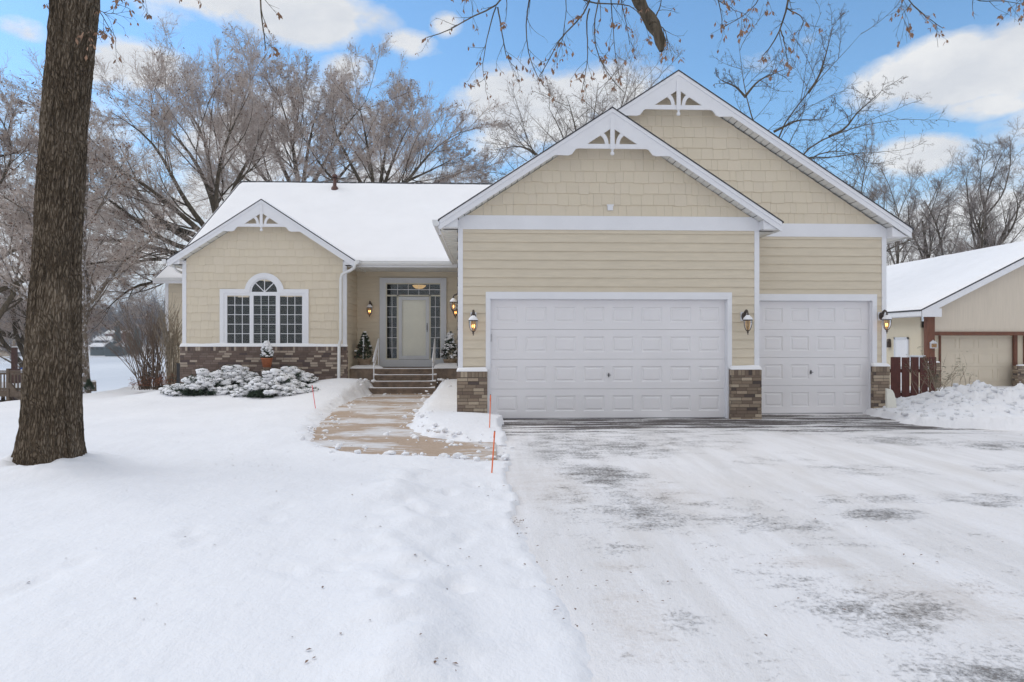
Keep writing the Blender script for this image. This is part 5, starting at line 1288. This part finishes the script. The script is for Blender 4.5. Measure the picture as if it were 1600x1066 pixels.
# frosted tree standing left of the house, partly behind the oak
q = inv(134, 611, 23.5)
tree('frosted_tree', 'frosted tree with a rough pale trunk standing just right of the big trunk', (q[0], q[1], q[2]), 9.2, .20, None, 41, 'bark_frost', 'twig_frost', MID, 'frosted trees on the lake side', 900, limbs=13, limbang=42, fork=.22, limbratio=.42, limbup=.05)
q = inv(-30, 640, 27)
tree('frosted_tree', 'frosted tree with drooping twigs at the left edge of the picture', (q[0], q[1], q[2]-.5), 12.5, .28, None, 42, 'bark_dark', 'twig_frost', DEN, 'frosted trees on the lake side', 3800, limbs=11, limbang=50, fork=.15, limbratio=.55, limbup=.03)
q = inv(60, 640, 36)
tree('frosted_tree', 'frosted tree behind the big trunk, above the wooden deck', (q[0], q[1], q[2]-1.5), 13.5, .3, None, 43, 'bark_dark', 'twig_frost', DEN, 'frosted trees on the lake side', 3500, limbs=11, limbang=48, fork=.18, limbratio=.55, limbup=.04)
# small evergreen seedling and stump beside the frosted trunk
q = inv(139, 610, 23.2)
o = thing('small_evergreen', 'knee-high dark evergreen seedling at the foot of the frosted trunk', 'shrub', (q[0], q[1], q[2]))
r_ = np.random.default_rng(2); n_ = 60; t = r_.random(n_); th = r_.random(n_)*6.28; tp = np.stack([np.cos(th)*.16*(1-t), np.sin(th)*.16*(1-t), .05+.34*t], 1)
V, Fq = needles(tp, tp*.2+np.array([0, 0, .02]), 26, .04, .03, r_); fast('foliage', V, Fq, M['needle'], o, False, False); MB().tube([(0, 0, -.1), (0, 0, .4)], [.012, .004], 5).build('stem', M['bark_dark'], o, False)
q = inv(146, 607, 23.6); o = thing('tree_stump', 'short snow-capped stump just right of the frosted trunk', 'stump', (q[0], q[1], q[2]-.1))
MB().lathe([(.10, 0), (.09, .12), (.085, .32), (0, .325)], (0, 0, 0), 12).build('wood', M['bark_frost'], o, False, True); MB().lathe([(.09, .325), (.08, .36), (.04, .38), (0, .385)], (0, 0, 0), 12).build('snow_cap', M['snow'], o, False, True)

# ---- the big oak with its overhead limb ----
OD = 8.15
oak = thing('oak_tree', 'massive dark furrowed tree trunk in the foreground at the left', 'tree', (OAK[0], OAK[1], OAK[2]-.1))
ctr = [(79, 775), (79, 728), (80, 700), (82, 600), (89, 400), (100, 200), (118, 0), (132, -150), (150, -330)]
cp = resample([inv(x, y, OD) for x, y in ctr], 420)
k = 170; zz = np.linspace(0, 1, 420); hh = cp[:, 2]
rad = np.interp(hh, [-.4, -.02, .12, .35, .7, 1.6, 2.6, 4.2, 5.6, 6.6, 8], [.42, .385, .345, .312, .288, .264, .228, .212, .222, .20, .15])
ang = np.linspace(0, 2*np.pi, k, endpoint=False); A_, Z_ = np.meshgrid(ang, hh)
# vertical furrows: ridged noise stretched along the trunk, periodic round it
cx_, sx_ = np.cos(A_)*2.6, np.sin(A_)*2.6
wv = fbm(cx_*1.0+Z_*.6, sx_*1.0-Z_*.5+40, 2)*.5
rid = 1-np.abs(fbm(cx_*4.2+7+wv, sx_*4.2+Z_*1.25+wv, 3))*2.4
rid2 = 1-np.abs(fbm(cx_*9+3+wv, sx_*9+Z_*3.6, 2))*2.2
lump = fbm(cx_*.5, sx_*.5+Z_*.45, 3)
root = np.clip(.75-Z_, 0, 1)**2*(.5+.5*np.cos(A_*5+1.1))*.12
knot = .03*np.exp(-(((A_-4.9)/.30)**2+((Z_-4.15)/.22)**2))
Rr = rad[:, None]+.024*rid+.011*rid2+.012*lump+root+knot
V = np.stack([cp[:, 0][:, None]+Rr*np.cos(A_), cp[:, 1][:, None]+Rr*np.sin(A_), Z_], -1)
idx = np.arange(420*k).reshape(420, k); nx = np.roll(idx, -1, 1)
Fq = np.stack([idx[:-1], nx[:-1], nx[1:], idx[1:]], -1).reshape(-1, 4)
fast('trunk', V.reshape(-1, 3), Fq, M['bark_oak'], oak, True)
ot = (132, -150)
d_ = 8.6
limbs = [G(OD, ot, (260, -200), (450, -190), (640, -160), (790, -130), (930, -120), (1100, -110), (1300, -100), (1500, -70), (1700, -40), dd=1.2)]
LP = np.stack([resample(l, 40) for l in limbs]); LR = np.stack([.15*(1-.72*np.linspace(0, 1, 40))])
stub = G(9.0, (960, -120), (985, -30), (995, 0), (1011, 22), (1022, 41), (1034, 60), (1034, 80))
SP = resample(stub, 16)[None]; SR = 1.35*(np.interp(np.linspace(0, 1, 16), [0, .4, .65, .8, .93, 1], [.075, .068, .056, .066, .052, .02]))[None]
SR = SR*(1+.10*np.sin(np.arange(16)*2.3))[None]
v1, f1_ = cat([tubes(LP, LR, 12), tubes(SP, SR, 14)])
# gnarled surface on the limbs
nrm = fbm(v1[:, 0]*14, v1[:, 2]*14+v1[:, 1]*9, 3)[:, None]; v1 = v1+RNG.normal(size=v1.shape)*.0015+nrm*.012
fast('limb', v1, f1_, M['bark_dark'], oak, True)
gd = [((777, -125), (791, -20), (791, 0), (777, 11), (750, 18), (731, 27), (714, 41), (698, 51), (681, 58), (667, 59)), ((777, 11), (779, 36), (783, 63), (786, 82), (794, 99), (810, 112)),
      ((775, 12), (764, 52), (755, 90), (754, 118), (761, 135)), ((835, -128), (832, -20), (830, 0), (820, 22), (823, 55), (824, 82), (830, 110), (849, 135)),
      ((930, -120), (928, -20), (926, 0), (920, 17), (898, 38), (879, 52), (865, 69), (863, 88), (849, 107), (843, 118)), ((921, 14), (915, 30), (916, 55), (918, 83), (915, 115), (909, 137)),
      ((945, -118), (940, -20), (937, 0), (926, 44), (931, 77), (945, 110), (975, 143)), ((965, -115), (970, -20), (970, 0), (978, 27), (985, 71)), ((900, -10), (915, 3), (970, 5), (995, 11), (1008, 36)),
      ((1015, 38), (1024, 25), (1030, 10), (1033, -20)), ((1016, 32), (1030, 38), (1042, 50), (1044, 72)), ((880, -60), (885, 10), (880, 60), (872, 95)), ((950, -60), (955, 10), (958, 60), (960, 100), (968, 125)),
      ((1232, -105), (1234, -20), (1232, 0), (1225, 30), (1219, 51), (1202, 74), (1190, 88)), ((1220, 47), (1222, 67), (1227, 96)), ((1230, 14), (1249, 24), (1257, 34), (1246, 54)),
      ((1110, -108), (1116, -20), (1121, 0), (1129, 20), (1131, 44)), ((1123, 0), (1140, 12), (1160, 22)), ((1200, -104), (1192, -10), (1190, 0), (1175, 20), (1150, 34), (1131, 46)),
      ((1400, -85), (1412, -20), (1418, 0), (1435, 17), (1455, 34), (1474, 44)), ((1425, 5), (1418, 12), (1410, 22)), ((1490, -75), (1505, -20), (1519, 5), (1540, 3), (1570, 2), (1600, 8)), ((1660, -40), (1640, -20), (1600, -4), (1580, 12)),
      ((700, -145), (720, -60), (735, -10), (742, 20)), ((395, -195), (402, -60), (405, 0), (402, 20), (410, 40), (412, 78)), ((225, -190), (235, -60), (222, -10), (228, 15)), ((280, -200), (287, -60), (287, -5)),
      ((120, -60), (135, -20), (139, 0), (150, 15), (165, 38), (180, 60)), ((140, 2), (158, 20), (175, 22), (184, 2)), ((128, -40), (118, -10), (105, 6)), ((145, 8), (140, 30), (137, 42))]
rs = [1.3, .8, .7, 1.1, 1.3, .8, 1.0, .9, .9, .9, .8, .6, .7, 1.6, .8, .7, 1.0, .6, .9, .9, .5, .9, .6, .6, 1.5, .5, .5, .8, .5, .6, .5]
BP = np.stack([resample(G(8.9 if p[0][0] > 500 else 8.0, *p, dd=(.25 if i % 2 else -.3)), 14) for i, p in enumerate(gd)])
BR = np.stack([.013*s*(1-.72*np.linspace(0, 1, 14)) for s in rs])
BP = BP+np.cumsum(RNG.normal(size=BP.shape)*.004, 1)
c1, cr1 = grow(BP, BR, 6, .34, 40, 6, -.10, .12, .6, RNG, .40, 1.0, .0032, absL=1.15)
c2, cr2 = grow(c1, cr1, 2, .45, 40, 4, -.06, .14, .8, RNG, .2, 1.0, .0022)
v, f = cat([tubes(BP, BR, 6), tubes(c1, cr1, 4), tubes(c2, cr2, 3)]); fast('hanging_branches', v, f, M['bark_dark'], oak)
tips = np.concatenate([c2[:, -1], c1[:, -1], BP[:, -1], c1[::3, 3]]); n_ = len(tips); tips = tips[RNG.random(n_) < .60]
V = []
for t in tips:
    cnt = RNG.integers(1, 5)
    for j in range(cnt):
        L_ = .040+.045*RNG.random(); a = RNG.normal(size=3)*.4+np.array([0, 0, -1]); a /= np.linalg.norm(a); b_ = np.cross(a, RNG.normal(size=3)); b_ /= np.linalg.norm(b_); n3 = np.cross(a, b_)
        p = t+RNG.normal(size=3)*.008
        V += [p, p+a*L_*.5+b_*L_*.24+n3*L_*.1, p+a*L_, p+a*L_*.55-b_*L_*.22+n3*L_*.08]
m_leaf = simple('hanging_dead_leaf', (.30, .175, .11), .8, .5, 18)
fast('dead_leaves', V, np.arange(len(V)).reshape(-1, 4), m_leaf, oak)

# ============================ DECK AND LAKE SIDE ==========================================================
yd = 22.0
def D(px, py, d=26.5): return inv(px, py, d)
dk = thing('wooden_deck', 'weathered wooden lakeside deck with spindle railing, mostly hidden by the big trunk', 'deck', D(10, 650))
a = D(-260, 580); c = D(62, 580)
rail = MB(); rail.bar(a, c, .14, .05).bar((a[0], a[1], a[2]-.09), (c[0], c[1], c[2]-.09), .04, .09)
a2 = D(-260, 612); c2_ = D(62, 612); rail.bar((a2[0], a2[1], a2[2]+.1), (c2_[0], c2_[1], c2_[2]+.1), .04, .09)
rail.build('railing', M['deckwood'], dk)
sp = MB()
for i in range(60):
    px = -258+i*5.4; p = D(px, 580); sp.box(p[0]-.02, p[0]+.02, p[1]-.02, p[1]+.02, D(px, 612)[2]+.05, p[2]-.05)
sp.build('spindle_row', M['deckwood'], dk)
fl = MB(); p1, p2 = D(-260, 615), D(64, 615); fl.bar((p1[0], p1[1], p1[2]+.0), (p2[0], p2[1], p2[2]+.0), .05, .24)
p3, p4 = D(-260, 611, 31), D(64, 611, 31); fl.slab([(p1[0], p1[1]+.03, p1[2]+.10), (p2[0], p2[1]+.03, p1[2]+.10), (p4[0], p4[1], p1[2]+.10), (p3[0], p3[1], p1[2]+.10)], .04)
fl.build('platform', M['deckwood'], dk)
snow_sheet('deck_snow', (p1[0], p1[1]+.06, p1[2]+.105), (p2[0], p2[1]+.06, p1[2]+.105), (p4[0], p4[1], p1[2]+.105), (p3[0], p3[1], p1[2]+.105), .08, 60, 20, dk, .1)
a = D(-260, 578.5); c = D(62, 578.5); 
for px in (-200, -120, -50, 13, 60):
    p = D(px, 576); s_ = MB().box(p[0]-.05, p[0]+.05, p[1]-.05, p[1]+.05, -4.2, p[2]); s_.build('post', M['deckwood'], dk)
s_ = MB(); s_.bar(D(14, 600, 26.3), D(42, 634, 26.3), .09, .16).bar(D(24, 617, 26.2), D(42, 613, 26.2), .1, .2).bar(D(38, 630, 26.3), D(14, 612, 28), .08, .12); s_.build('brace', M['deckwood'], dk)
q = D(8, 632, 28.5); o = thing('picnic_bench', 'small wooden bench and frame showing below the deck at the left edge', 'bench', (q[0], q[1], q[2]))
b_ = MB().box(-.9, .32, -.2, .2, .10, .17).box(-.8, .25, -.15, .15, .5, .56); b_.build('seat', M['deckwood'], o, False)
for x_ in (-.7, -.1, .2):
    b_ = MB().bar((x_-.12, 0, -.5), (x_+.02, 0, .55), .06, .06).bar((x_+.16, 0, -.5), (x_+.02, 0, .55), .05, .06); b_.build('leg', M['deckwood'], o, False)
q = D(22.5, 608, 30); o = thing('timber_post', 'tall dark brown post rising behind the deck railing', 'post', (q[0], q[1], q[2]-1.5))
b_ = MB().box(-.085, .085, -.085, .085, 0, (608-543)/F*30+1.5).box(-.16, .16, -.16, .16, 1.2, 2.4); b_.build('timber', M['pipe'], o, False)
MB().lathe([(.12, 0), (.11, .04), (0, .05)], (0, 0, (608-543)/F*30+1.5), 4).build('cap', M['snow'], o, False)
q = D(37, 578, 31); o = thing('plastic_slide', 'tip of a bright blue plastic slide tilted above the deck railing', 'slide', (q[0], q[1], q[2]))
b_ = MB().bar((-.20, 0, .02), (.22, 0, .17), .12, .06).bar((.02, 0, -.02), (.16, 0, .06), .10, .05).bar((.1, 0, -.8), (.12, 0, .08), .05, .05); b_.build('chute', M['blue'], o, False)

# ============================ LAKE AND FAR SHORE ===========================================================
LZ = -5.7
m, nt, b = newmat('lake_ice_snow')
c = ramp(nt, tex(nt, .03, (1, .25, 1), 6), [(.35, (.60, .62, .66)), (.65, (.74, .75, .78))]); nt.links.new(c, b.inputs['Base Color']); b.inputs['Roughness'].default_value = .6
lk = MB().build('frozen_lake', m); 
lk.data.from_pydata([(-1500, -600, LZ), (1500, -600, LZ), (1500, 330, LZ), (-1500, 330, LZ)], [], [(0, 1, 2, 3)]); lk.data.update(); tag(lk, kind='structure')
nx_, ny_ = 160, 40; u = np.linspace(-1400, 1400, nx_); v = np.concatenate([np.linspace(270, 420, 24), np.linspace(440, 1400, 16)])
A_, B_ = np.meshgrid(u, v); hh = LZ-1.2+sstep(285, 318, B_+14*fbm(A_*.01, A_*0, 3))*2.1+sstep(300, 520, B_)*16*(.7+.5*fbm(A_*.004, B_*.004, 3))+sstep(500, 1300, B_)*8
idx = np.arange(A_.size).reshape(A_.shape); Q = np.stack([idx[:-1, :-1], idx[:-1, 1:], idx[1:, 1:], idx[1:, :-1]], -1).reshape(-1, 4)
tag(fast('far_shore', np.stack([A_, B_, hh], -1).reshape(-1, 3), Q, M['snow'], None, True), kind='structure')
rf_ = np.random.default_rng(77)
def fartree(r, height, n1=14):
    TP = resample([(0, 0, -1), (r.normal()*.4, r.normal()*.4, height*.5), (r.normal()*.7, r.normal()*.7, height*.95)], 8)[None]; TR = (.22*(1-.85*np.linspace(0, 1, 8)))[None]
    a, ar1 = grow(TP, TR, n1, .45, 42, 5, .12, .08, .5, r, .22, 1, .09); b, br1 = grow(a, ar1, 7, .45, 42, 4, .08, .1, .6, r, .15, 1, .08); c, cr_ = grow(b, br1, 4, .5, 42, 3, .04, .1, .8, r, .1, 1, .075)
    return cat([tubes(TP, TR, 5), tubes(a, ar1, 3), tubes(b, br1, 3), tubes(c, cr_, 3)])
var_ = [fartree(rf_, 15+2*i) for i in range(5)]
L_ = []
for i in range(500):
    d = 318+rf_.random()**1.5*90; x = -265+rf_.random()*165; y = d
    if i > 330: x = -500+rf_.random()*1100
    if i >= 420: x = -225+rf_.random()*50; y = d = 366+rf_.random()*45
    pxx = 800+F*math.tan(math.atan2(x, y)-TH)
    if 138 < pxx < 210 and y < 368: continue
    v_, f_ = var_[i % 5]; a = rf_.random()*6.28; s = .65+.5*rf_.random(); R_ = np.array([[math.cos(a), -math.sin(a), 0], [math.sin(a), math.cos(a), 0], [0, 0, 1]])
    zb = LZ+.5+float(sstep(300, 520, np.array(y)))*13
    L_.append((v_@R_.T*s+np.array([x, y, zb]), f_))
v_, f_ = cat(L_); tag(fast('far_woodland', v_, f_, M['twig_far']), 'grey-brown leafless woodland massed along the far lake shore', 'woodland', kind='stuff')
# willow with orange twigs
q = inv(18, 553, 250)
o = tree('orange_willow', 'rounded orange-brown willow on the far shore at the left edge', (q[0], q[1], LZ+.3), 12.5, .5, None, 55, 'twig_far', 'willow', [(10, .5, 45, 5, .03, .08, .5, .08), (8, .5, 45, 5, -.05, .1, .6, .06), (6, .5, 40, 4, -.12, .1, .8, .05)], limbs=14, limbang=58, fork=.12, limbratio=.62, limbup=.06)
def fir(px, d, h, label):
    q = inv(px, 553, d); o = thing('fir_tree', label, 'conifer', (q[0], q[1], LZ), group='dark firs on the far shore'); n = 500
    t = rf_.random(n)**.8; th = rf_.random(n)*6.28; rad = (1-t)*h*.2*(.3+.7*rf_.random(n)); tp = np.stack([np.cos(th)*rad, np.sin(th)*rad, h*.08+t*h*.92], 1)
    V, Fq = needles(tp, np.stack([np.cos(th)*.5, np.sin(th)*.5, np.full(n, -.15)], 1), 8, .8, .2, rf_); fast('foliage', V, Fq, M['needle'], o, False, False); MB().tube([(0, 0, 0), (0, 0, h)], [.3, .05], 6).build('trunk', M['bark_dark'], o, False)
fir(184, 300, 15, 'tall dark fir on the far shore right of the green cottage'); fir(201, 296, 10, 'lower dark fir on the far shore beside the snowy gap'); fir(214, 300, 12, 'broad dark fir on the far shore, right of the snowy gap')
M['greenwall'] = simple('green_cottage_wall', (.045, .07, .07), .8, .2, 1); M['redwall'] = simple('red_cottage_wall', (.22, .06, .06), .8, .2, 1); M['greywall'] = simple('grey_cottage_wall', (.20, .20, .21), .8, .2, 1); M['tanwall'] = simple('tan_cottage_wall', (.45, .36, .26), .8, .2, 1)
def cottage(px0, px1, pybase, pyeave, pypeak, d, wall, label, gablefront=True):
    a = inv(px0, pybase, d); c = inv(px1, pybase, d); W = (c[0]-a[0])/2; h = (pybase-pyeave)/F*d; pk_ = (pybase-pypeak)/F*d; z0 = a[2]
    o = thing('cottage', label, 'house', ((a[0]+c[0])/2, a[1], z0)); w = MB()
    if gablefront: w.prism([(-W, -3), (W, -3), (W, h), (0, pk_), (-W, h)], 0, 8)
    else: w.box(-W, W, 0, 7, -3, h); w.prism([(0, h), (7, h), (3.5, pk_-.1)], -W+.01, W-.01, 'x')
    w.build('wall', M[wall], o, False); r = MB()
    if gablefront:
        for s in (-1, 1): r.slab([(0, -.6, pk_+.35), (s*(W+.7), -.6, h-.1), (s*(W+.7), 8.5, h-.1), (0, 8.5, pk_+.35)], .35)
    else:
        r.slab([(-W-.6, -.7, h), (W+.6, -.7, h), (W+.6, 3.5, pk_), (-W-.6, 3.5, pk_)], .35).slab([(-W-.6, 7.7, h), (W+.6, 7.7, h), (W+.6, 3.5, pk_), (-W-.6, 3.5, pk_)], .35)
    r.build('roof', M['roof_snow'], o, False)
    for i in range(3): x_ = -W*.6+i*W*.6; f_ = MB().box(x_-.6, x_+.6, -.08, -.01, h*.35, h*.75); f_.build('window', M['window_dark'], o, False)
cottage(164, 182, 549, 541, 533, 300, 'greenwall', 'small dark green gabled cottage by the far shore')
cottage(141, 163, 550, 541, 536, 305, 'greenwall', 'long low dark boathouse with snowy roof left of the green cottage', False)
cottage(148, 172, 537, 531, 525.5, 330, 'greywall', 'grey house with long snowy roof above the dark boathouse', False)
cottage(165, 188, 530, 521, 516, 350, 'redwall', 'dark red house high on the far shore', False)
cottage(188, 202, 525, 520, 515.5, 360, 'greywall', 'small snowy-roofed house to the right of the dark red house', False)
cottage(-4, 22, 553, 545, 540, 300, 'tanwall', 'tan lakeside house below the orange willow', False)
cottage(24, 46, 556, 549, 544, 300, 'greywall', 'grey low building on the far shore behind the brown post', False)

hzb = MB().box(-1620, 1620, -620, 1480, -8.7, 42)
hm = bpy.data.materials.new('cold_air'); hm.use_nodes = True; hn = hm.node_tree; hn.nodes.remove(hn.nodes['Principled BSDF'])
pv_ = hn.nodes.new('ShaderNodeVolumePrincipled'); pv_.inputs['Color'].default_value = (.88, .92, 1, 1); pv_.inputs['Density'].default_value = .00065
hn.links.new(pv_.outputs[0], hn.nodes['Material Output'].inputs['Volume'])
tag(hzb.build('haze', hm), kind='stuff')
# ============================ SKY, SUN, CAMERA =============================================================
W = bpy.data.worlds.new('World'); sc.world = W; W.use_nodes = True; nt = W.node_tree; bg = nt.nodes['Background']
SUN_EL, SUN_AZ = math.radians(46), math.radians(SUNAZ if 'SUNAZ' in globals() else -72)   # azimuth from +Y towards +X
sky = nt.nodes.new('ShaderNodeTexSky'); sky.sky_type = 'NISHITA'; sky.sun_disc = False; sky.sun_elevation = SUN_EL; sky.sun_rotation = SUN_AZ
sky.air_density = 1.0; sky.dust_density = .3; sky.ozone_density = 2.0
tc = nt.nodes.new('ShaderNodeTexCoord'); dirv = tc.outputs['Generated']
def vm(op, a, b=None, sc_=None):
    n = nt.nodes.new('ShaderNodeVectorMath'); n.operation = op
    for i, x in enumerate((a, b)):
        if x is None: continue
        if isinstance(x, tuple): n.inputs[i].default_value = x
        else: nt.links.new(x, n.inputs[i])
    return n
sx = nt.nodes.new('ShaderNodeSeparateXYZ'); nt.links.new(dirv, sx.inputs[0])
def wnoise(scale, vec, detail=7, rough=.6, off=(0, 0, 0), stretch=(1, 1, 1)):
    mp = nt.nodes.new('ShaderNodeMapping'); mp.inputs['Scale'].default_value = stretch; mp.inputs['Location'].default_value = off; nt.links.new(vec, mp.inputs[0])
    n = nt.nodes.new('ShaderNodeTexNoise'); n.inputs['Scale'].default_value = scale; n.inputs['Detail'].default_value = detail; n.inputs['Roughness'].default_value = rough
    nt.links.new(mp.outputs[0], n.inputs['Vector']); return n.outputs[0]
nbig = wnoise(5.5, dirv, 9, .60, stretch=(1, 1, 1.9)); nfine = wnoise(16, dirv, 6, .6, (3, 1, 2), (1, 1, 1.6))
nsum = math_(nt, 'ADD', math_(nt, 'MULTIPLY', math_(nt, 'SUBTRACT', nbig, .5), 1.9), math_(nt, 'MULTIPLY', math_(nt, 'SUBTRACT', nfine, .5), .55))
clouds = [(400, 8, 150, 42, 1.2), (270, 20, 60, 30, .7), (35, 45, 38, 18, .8), (12, 95, 30, 14, .5), (200, 105, 80, 38, 1.2), (560, 112, 50, 24, .8), (632, 72, 38, 20, .75), (480, 175, 110, 60, .6), (820, 165, 85, 52, 1.25), (790, 215, 60, 42, 1.0), (940, 140, 70, 36, .8),
          (700, 38, 22, 16, .7), (655, 85, 40, 18, .4), (1215, 90, 60, 26, .6), (1270, 62, 30, 14, .5), (1480, 112, 115, 44, 1.25), (1585, 92, 55, 48, 1.2), (1545, 165, 60, 20, .8), (1425, 243, 62, 28, 1.15), (1495, 232, 28, 10, .5), (1010, 105, 40, 22, .45), (1350, 15, 45, 22, .35),
          (190, 300, 230, 130, .95), (60, 400, 160, 90, .8), (330, 260, 150, 100, .8), (1040, 360, 260, 60, .6), (1520, 370, 150, 70, .9), (1560, 300, 80, 40, .5), (650, 300, 160, 60, .7), (-200, 250, 180, 120, .8), (1800, 200, 180, 90, .9)]
mask = None; core = None
for px, py, a, b, k in clouds:
    c = Vector(inv(px, py, 100)); c = Vector((c.x, c.y, c.z-ZC)); dpx = c.length/100; c.normalize()
    e1 = Vector((c.y, -c.x, 0)).normalized(); e2 = e1.cross(c)*-1
    if e2.z < 0: e2 = -e2
    ra = a/(F*dpx)*1.35; rb = b/(F*dpx)*1.35
    df = vm('SUBTRACT', dirv, tuple(c)).outputs[0]
    q1 = math_(nt, 'MULTIPLY', vm('DOT_PRODUCT', df, tuple(e1)).outputs['Value'], 1/ra); q2 = math_(nt, 'MULTIPLY', vm('DOT_PRODUCT', df, tuple(e2)).outputs['Value'], 1/rb); q3 = math_(nt, 'MULTIPLY', vm('DOT_PRODUCT', df, tuple(c)).outputs['Value'], .5/ra)
    r2 = math_(nt, 'ADD', math_(nt, 'ADD', math_(nt, 'MULTIPLY', q1, q1), math_(nt, 'MULTIPLY', q2, q2)), math_(nt, 'MULTIPLY', q3, q3))
    g0 = math_(nt, 'SUBTRACT', 1.0, math_(nt, 'MULTIPLY', r2, .42), clamp=True); g = math_(nt, 'MULTIPLY', math_(nt, 'MULTIPLY', g0, g0), k)
    mask = g if mask is None else math_(nt, 'MAXIMUM', mask, g)
# behind the viewer and overhead: broken cloud cover
gen = math_(nt, 'MULTIPLY', math_(nt, 'SUBTRACT', .35, sx.outputs[1], clamp=True), 1.1)
ovh = math_(nt, 'MULTIPLY', math_(nt, 'SUBTRACT', sx.outputs[2], .48, clamp=True), 3.2)
mask = math_(nt, 'MAXIMUM', mask, math_(nt, 'MAXIMUM', gen, ovh))
dens = math_(nt, 'ADD', math_(nt, 'MULTIPLY', mask, .88), math_(nt, 'MULTIPLY', nsum, math_(nt, 'ADD', math_(nt, 'MULTIPLY', mask, .8, clamp=True), .48)))
cm = ramp(nt, dens, [(.32, (0, 0, 0)), (.48, (.42, .42, .42)), (.68, (.97, .97, .97))])
shade = wnoise(7, dirv, 6, .6, (8, 2, 5), (1, 1, 2))
ccol = ramp(nt, shade, [(.35, (8.0, 8.3, 8.8)), (.6, (9.8, 9.9, 10.0))])
for e in nt.nodes[-1].color_ramp.elements: pass
# haze band low over the horizon
hz = math_(nt, 'SUBTRACT', 1.0, math_(nt, 'MULTIPLY', math_(nt, 'ABSOLUTE', sx.outputs[2]), 4.2), clamp=True)
hz = math_(nt, 'MULTIPLY', hz, 1.35, clamp=True)
skyc = mixc(nt, 1.0, sky.outputs[0], (SKYT if 'SKYT' in globals() else (1.62, 2.08, 2.22)), 'MULTIPLY')
c1_ = mixc(nt, hz, skyc, (6.6, 7.4, 8.3)); c2_ = mixc(nt, cm, c1_, ccol)
nt.links.new(c2_, bg.inputs['Color']); bg.inputs['Strength'].default_value = .10
sl_ = bpy.data.lights.new('sun', 'SUN'); so = bpy.data.objects.new('sun', sl_); col.objects.link(so)
sl_.energy = 1.35; sl_.angle = math.radians(45); sl_.color = (1, .96, .90)
dv = Vector((math.sin(SUN_AZ)*math.cos(SUN_EL), math.cos(SUN_AZ)*math.cos(SUN_EL), math.sin(SUN_EL)))
so.rotation_euler = dv.to_track_quat('Z', 'Y').to_euler(); so.location = (-20, 0, 30)
cam = bpy.data.cameras.new('camera'); co = bpy.data.objects.new('camera', cam); col.objects.link(co); sc.camera = co
co.location = (0, 0, ZC); co.rotation_euler = (math.pi/2, 0, -TH)
cam.sensor_width = 36; cam.lens = F/1600*36; cam.shift_y = -2/1600; cam.clip_start = .05; cam.clip_end = 4000
sc.view_settings.view_transform = 'Standard'; sc.view_settings.look = 'None'; sc.view_settings.exposure = -.15; sc.view_settings.gamma = 1
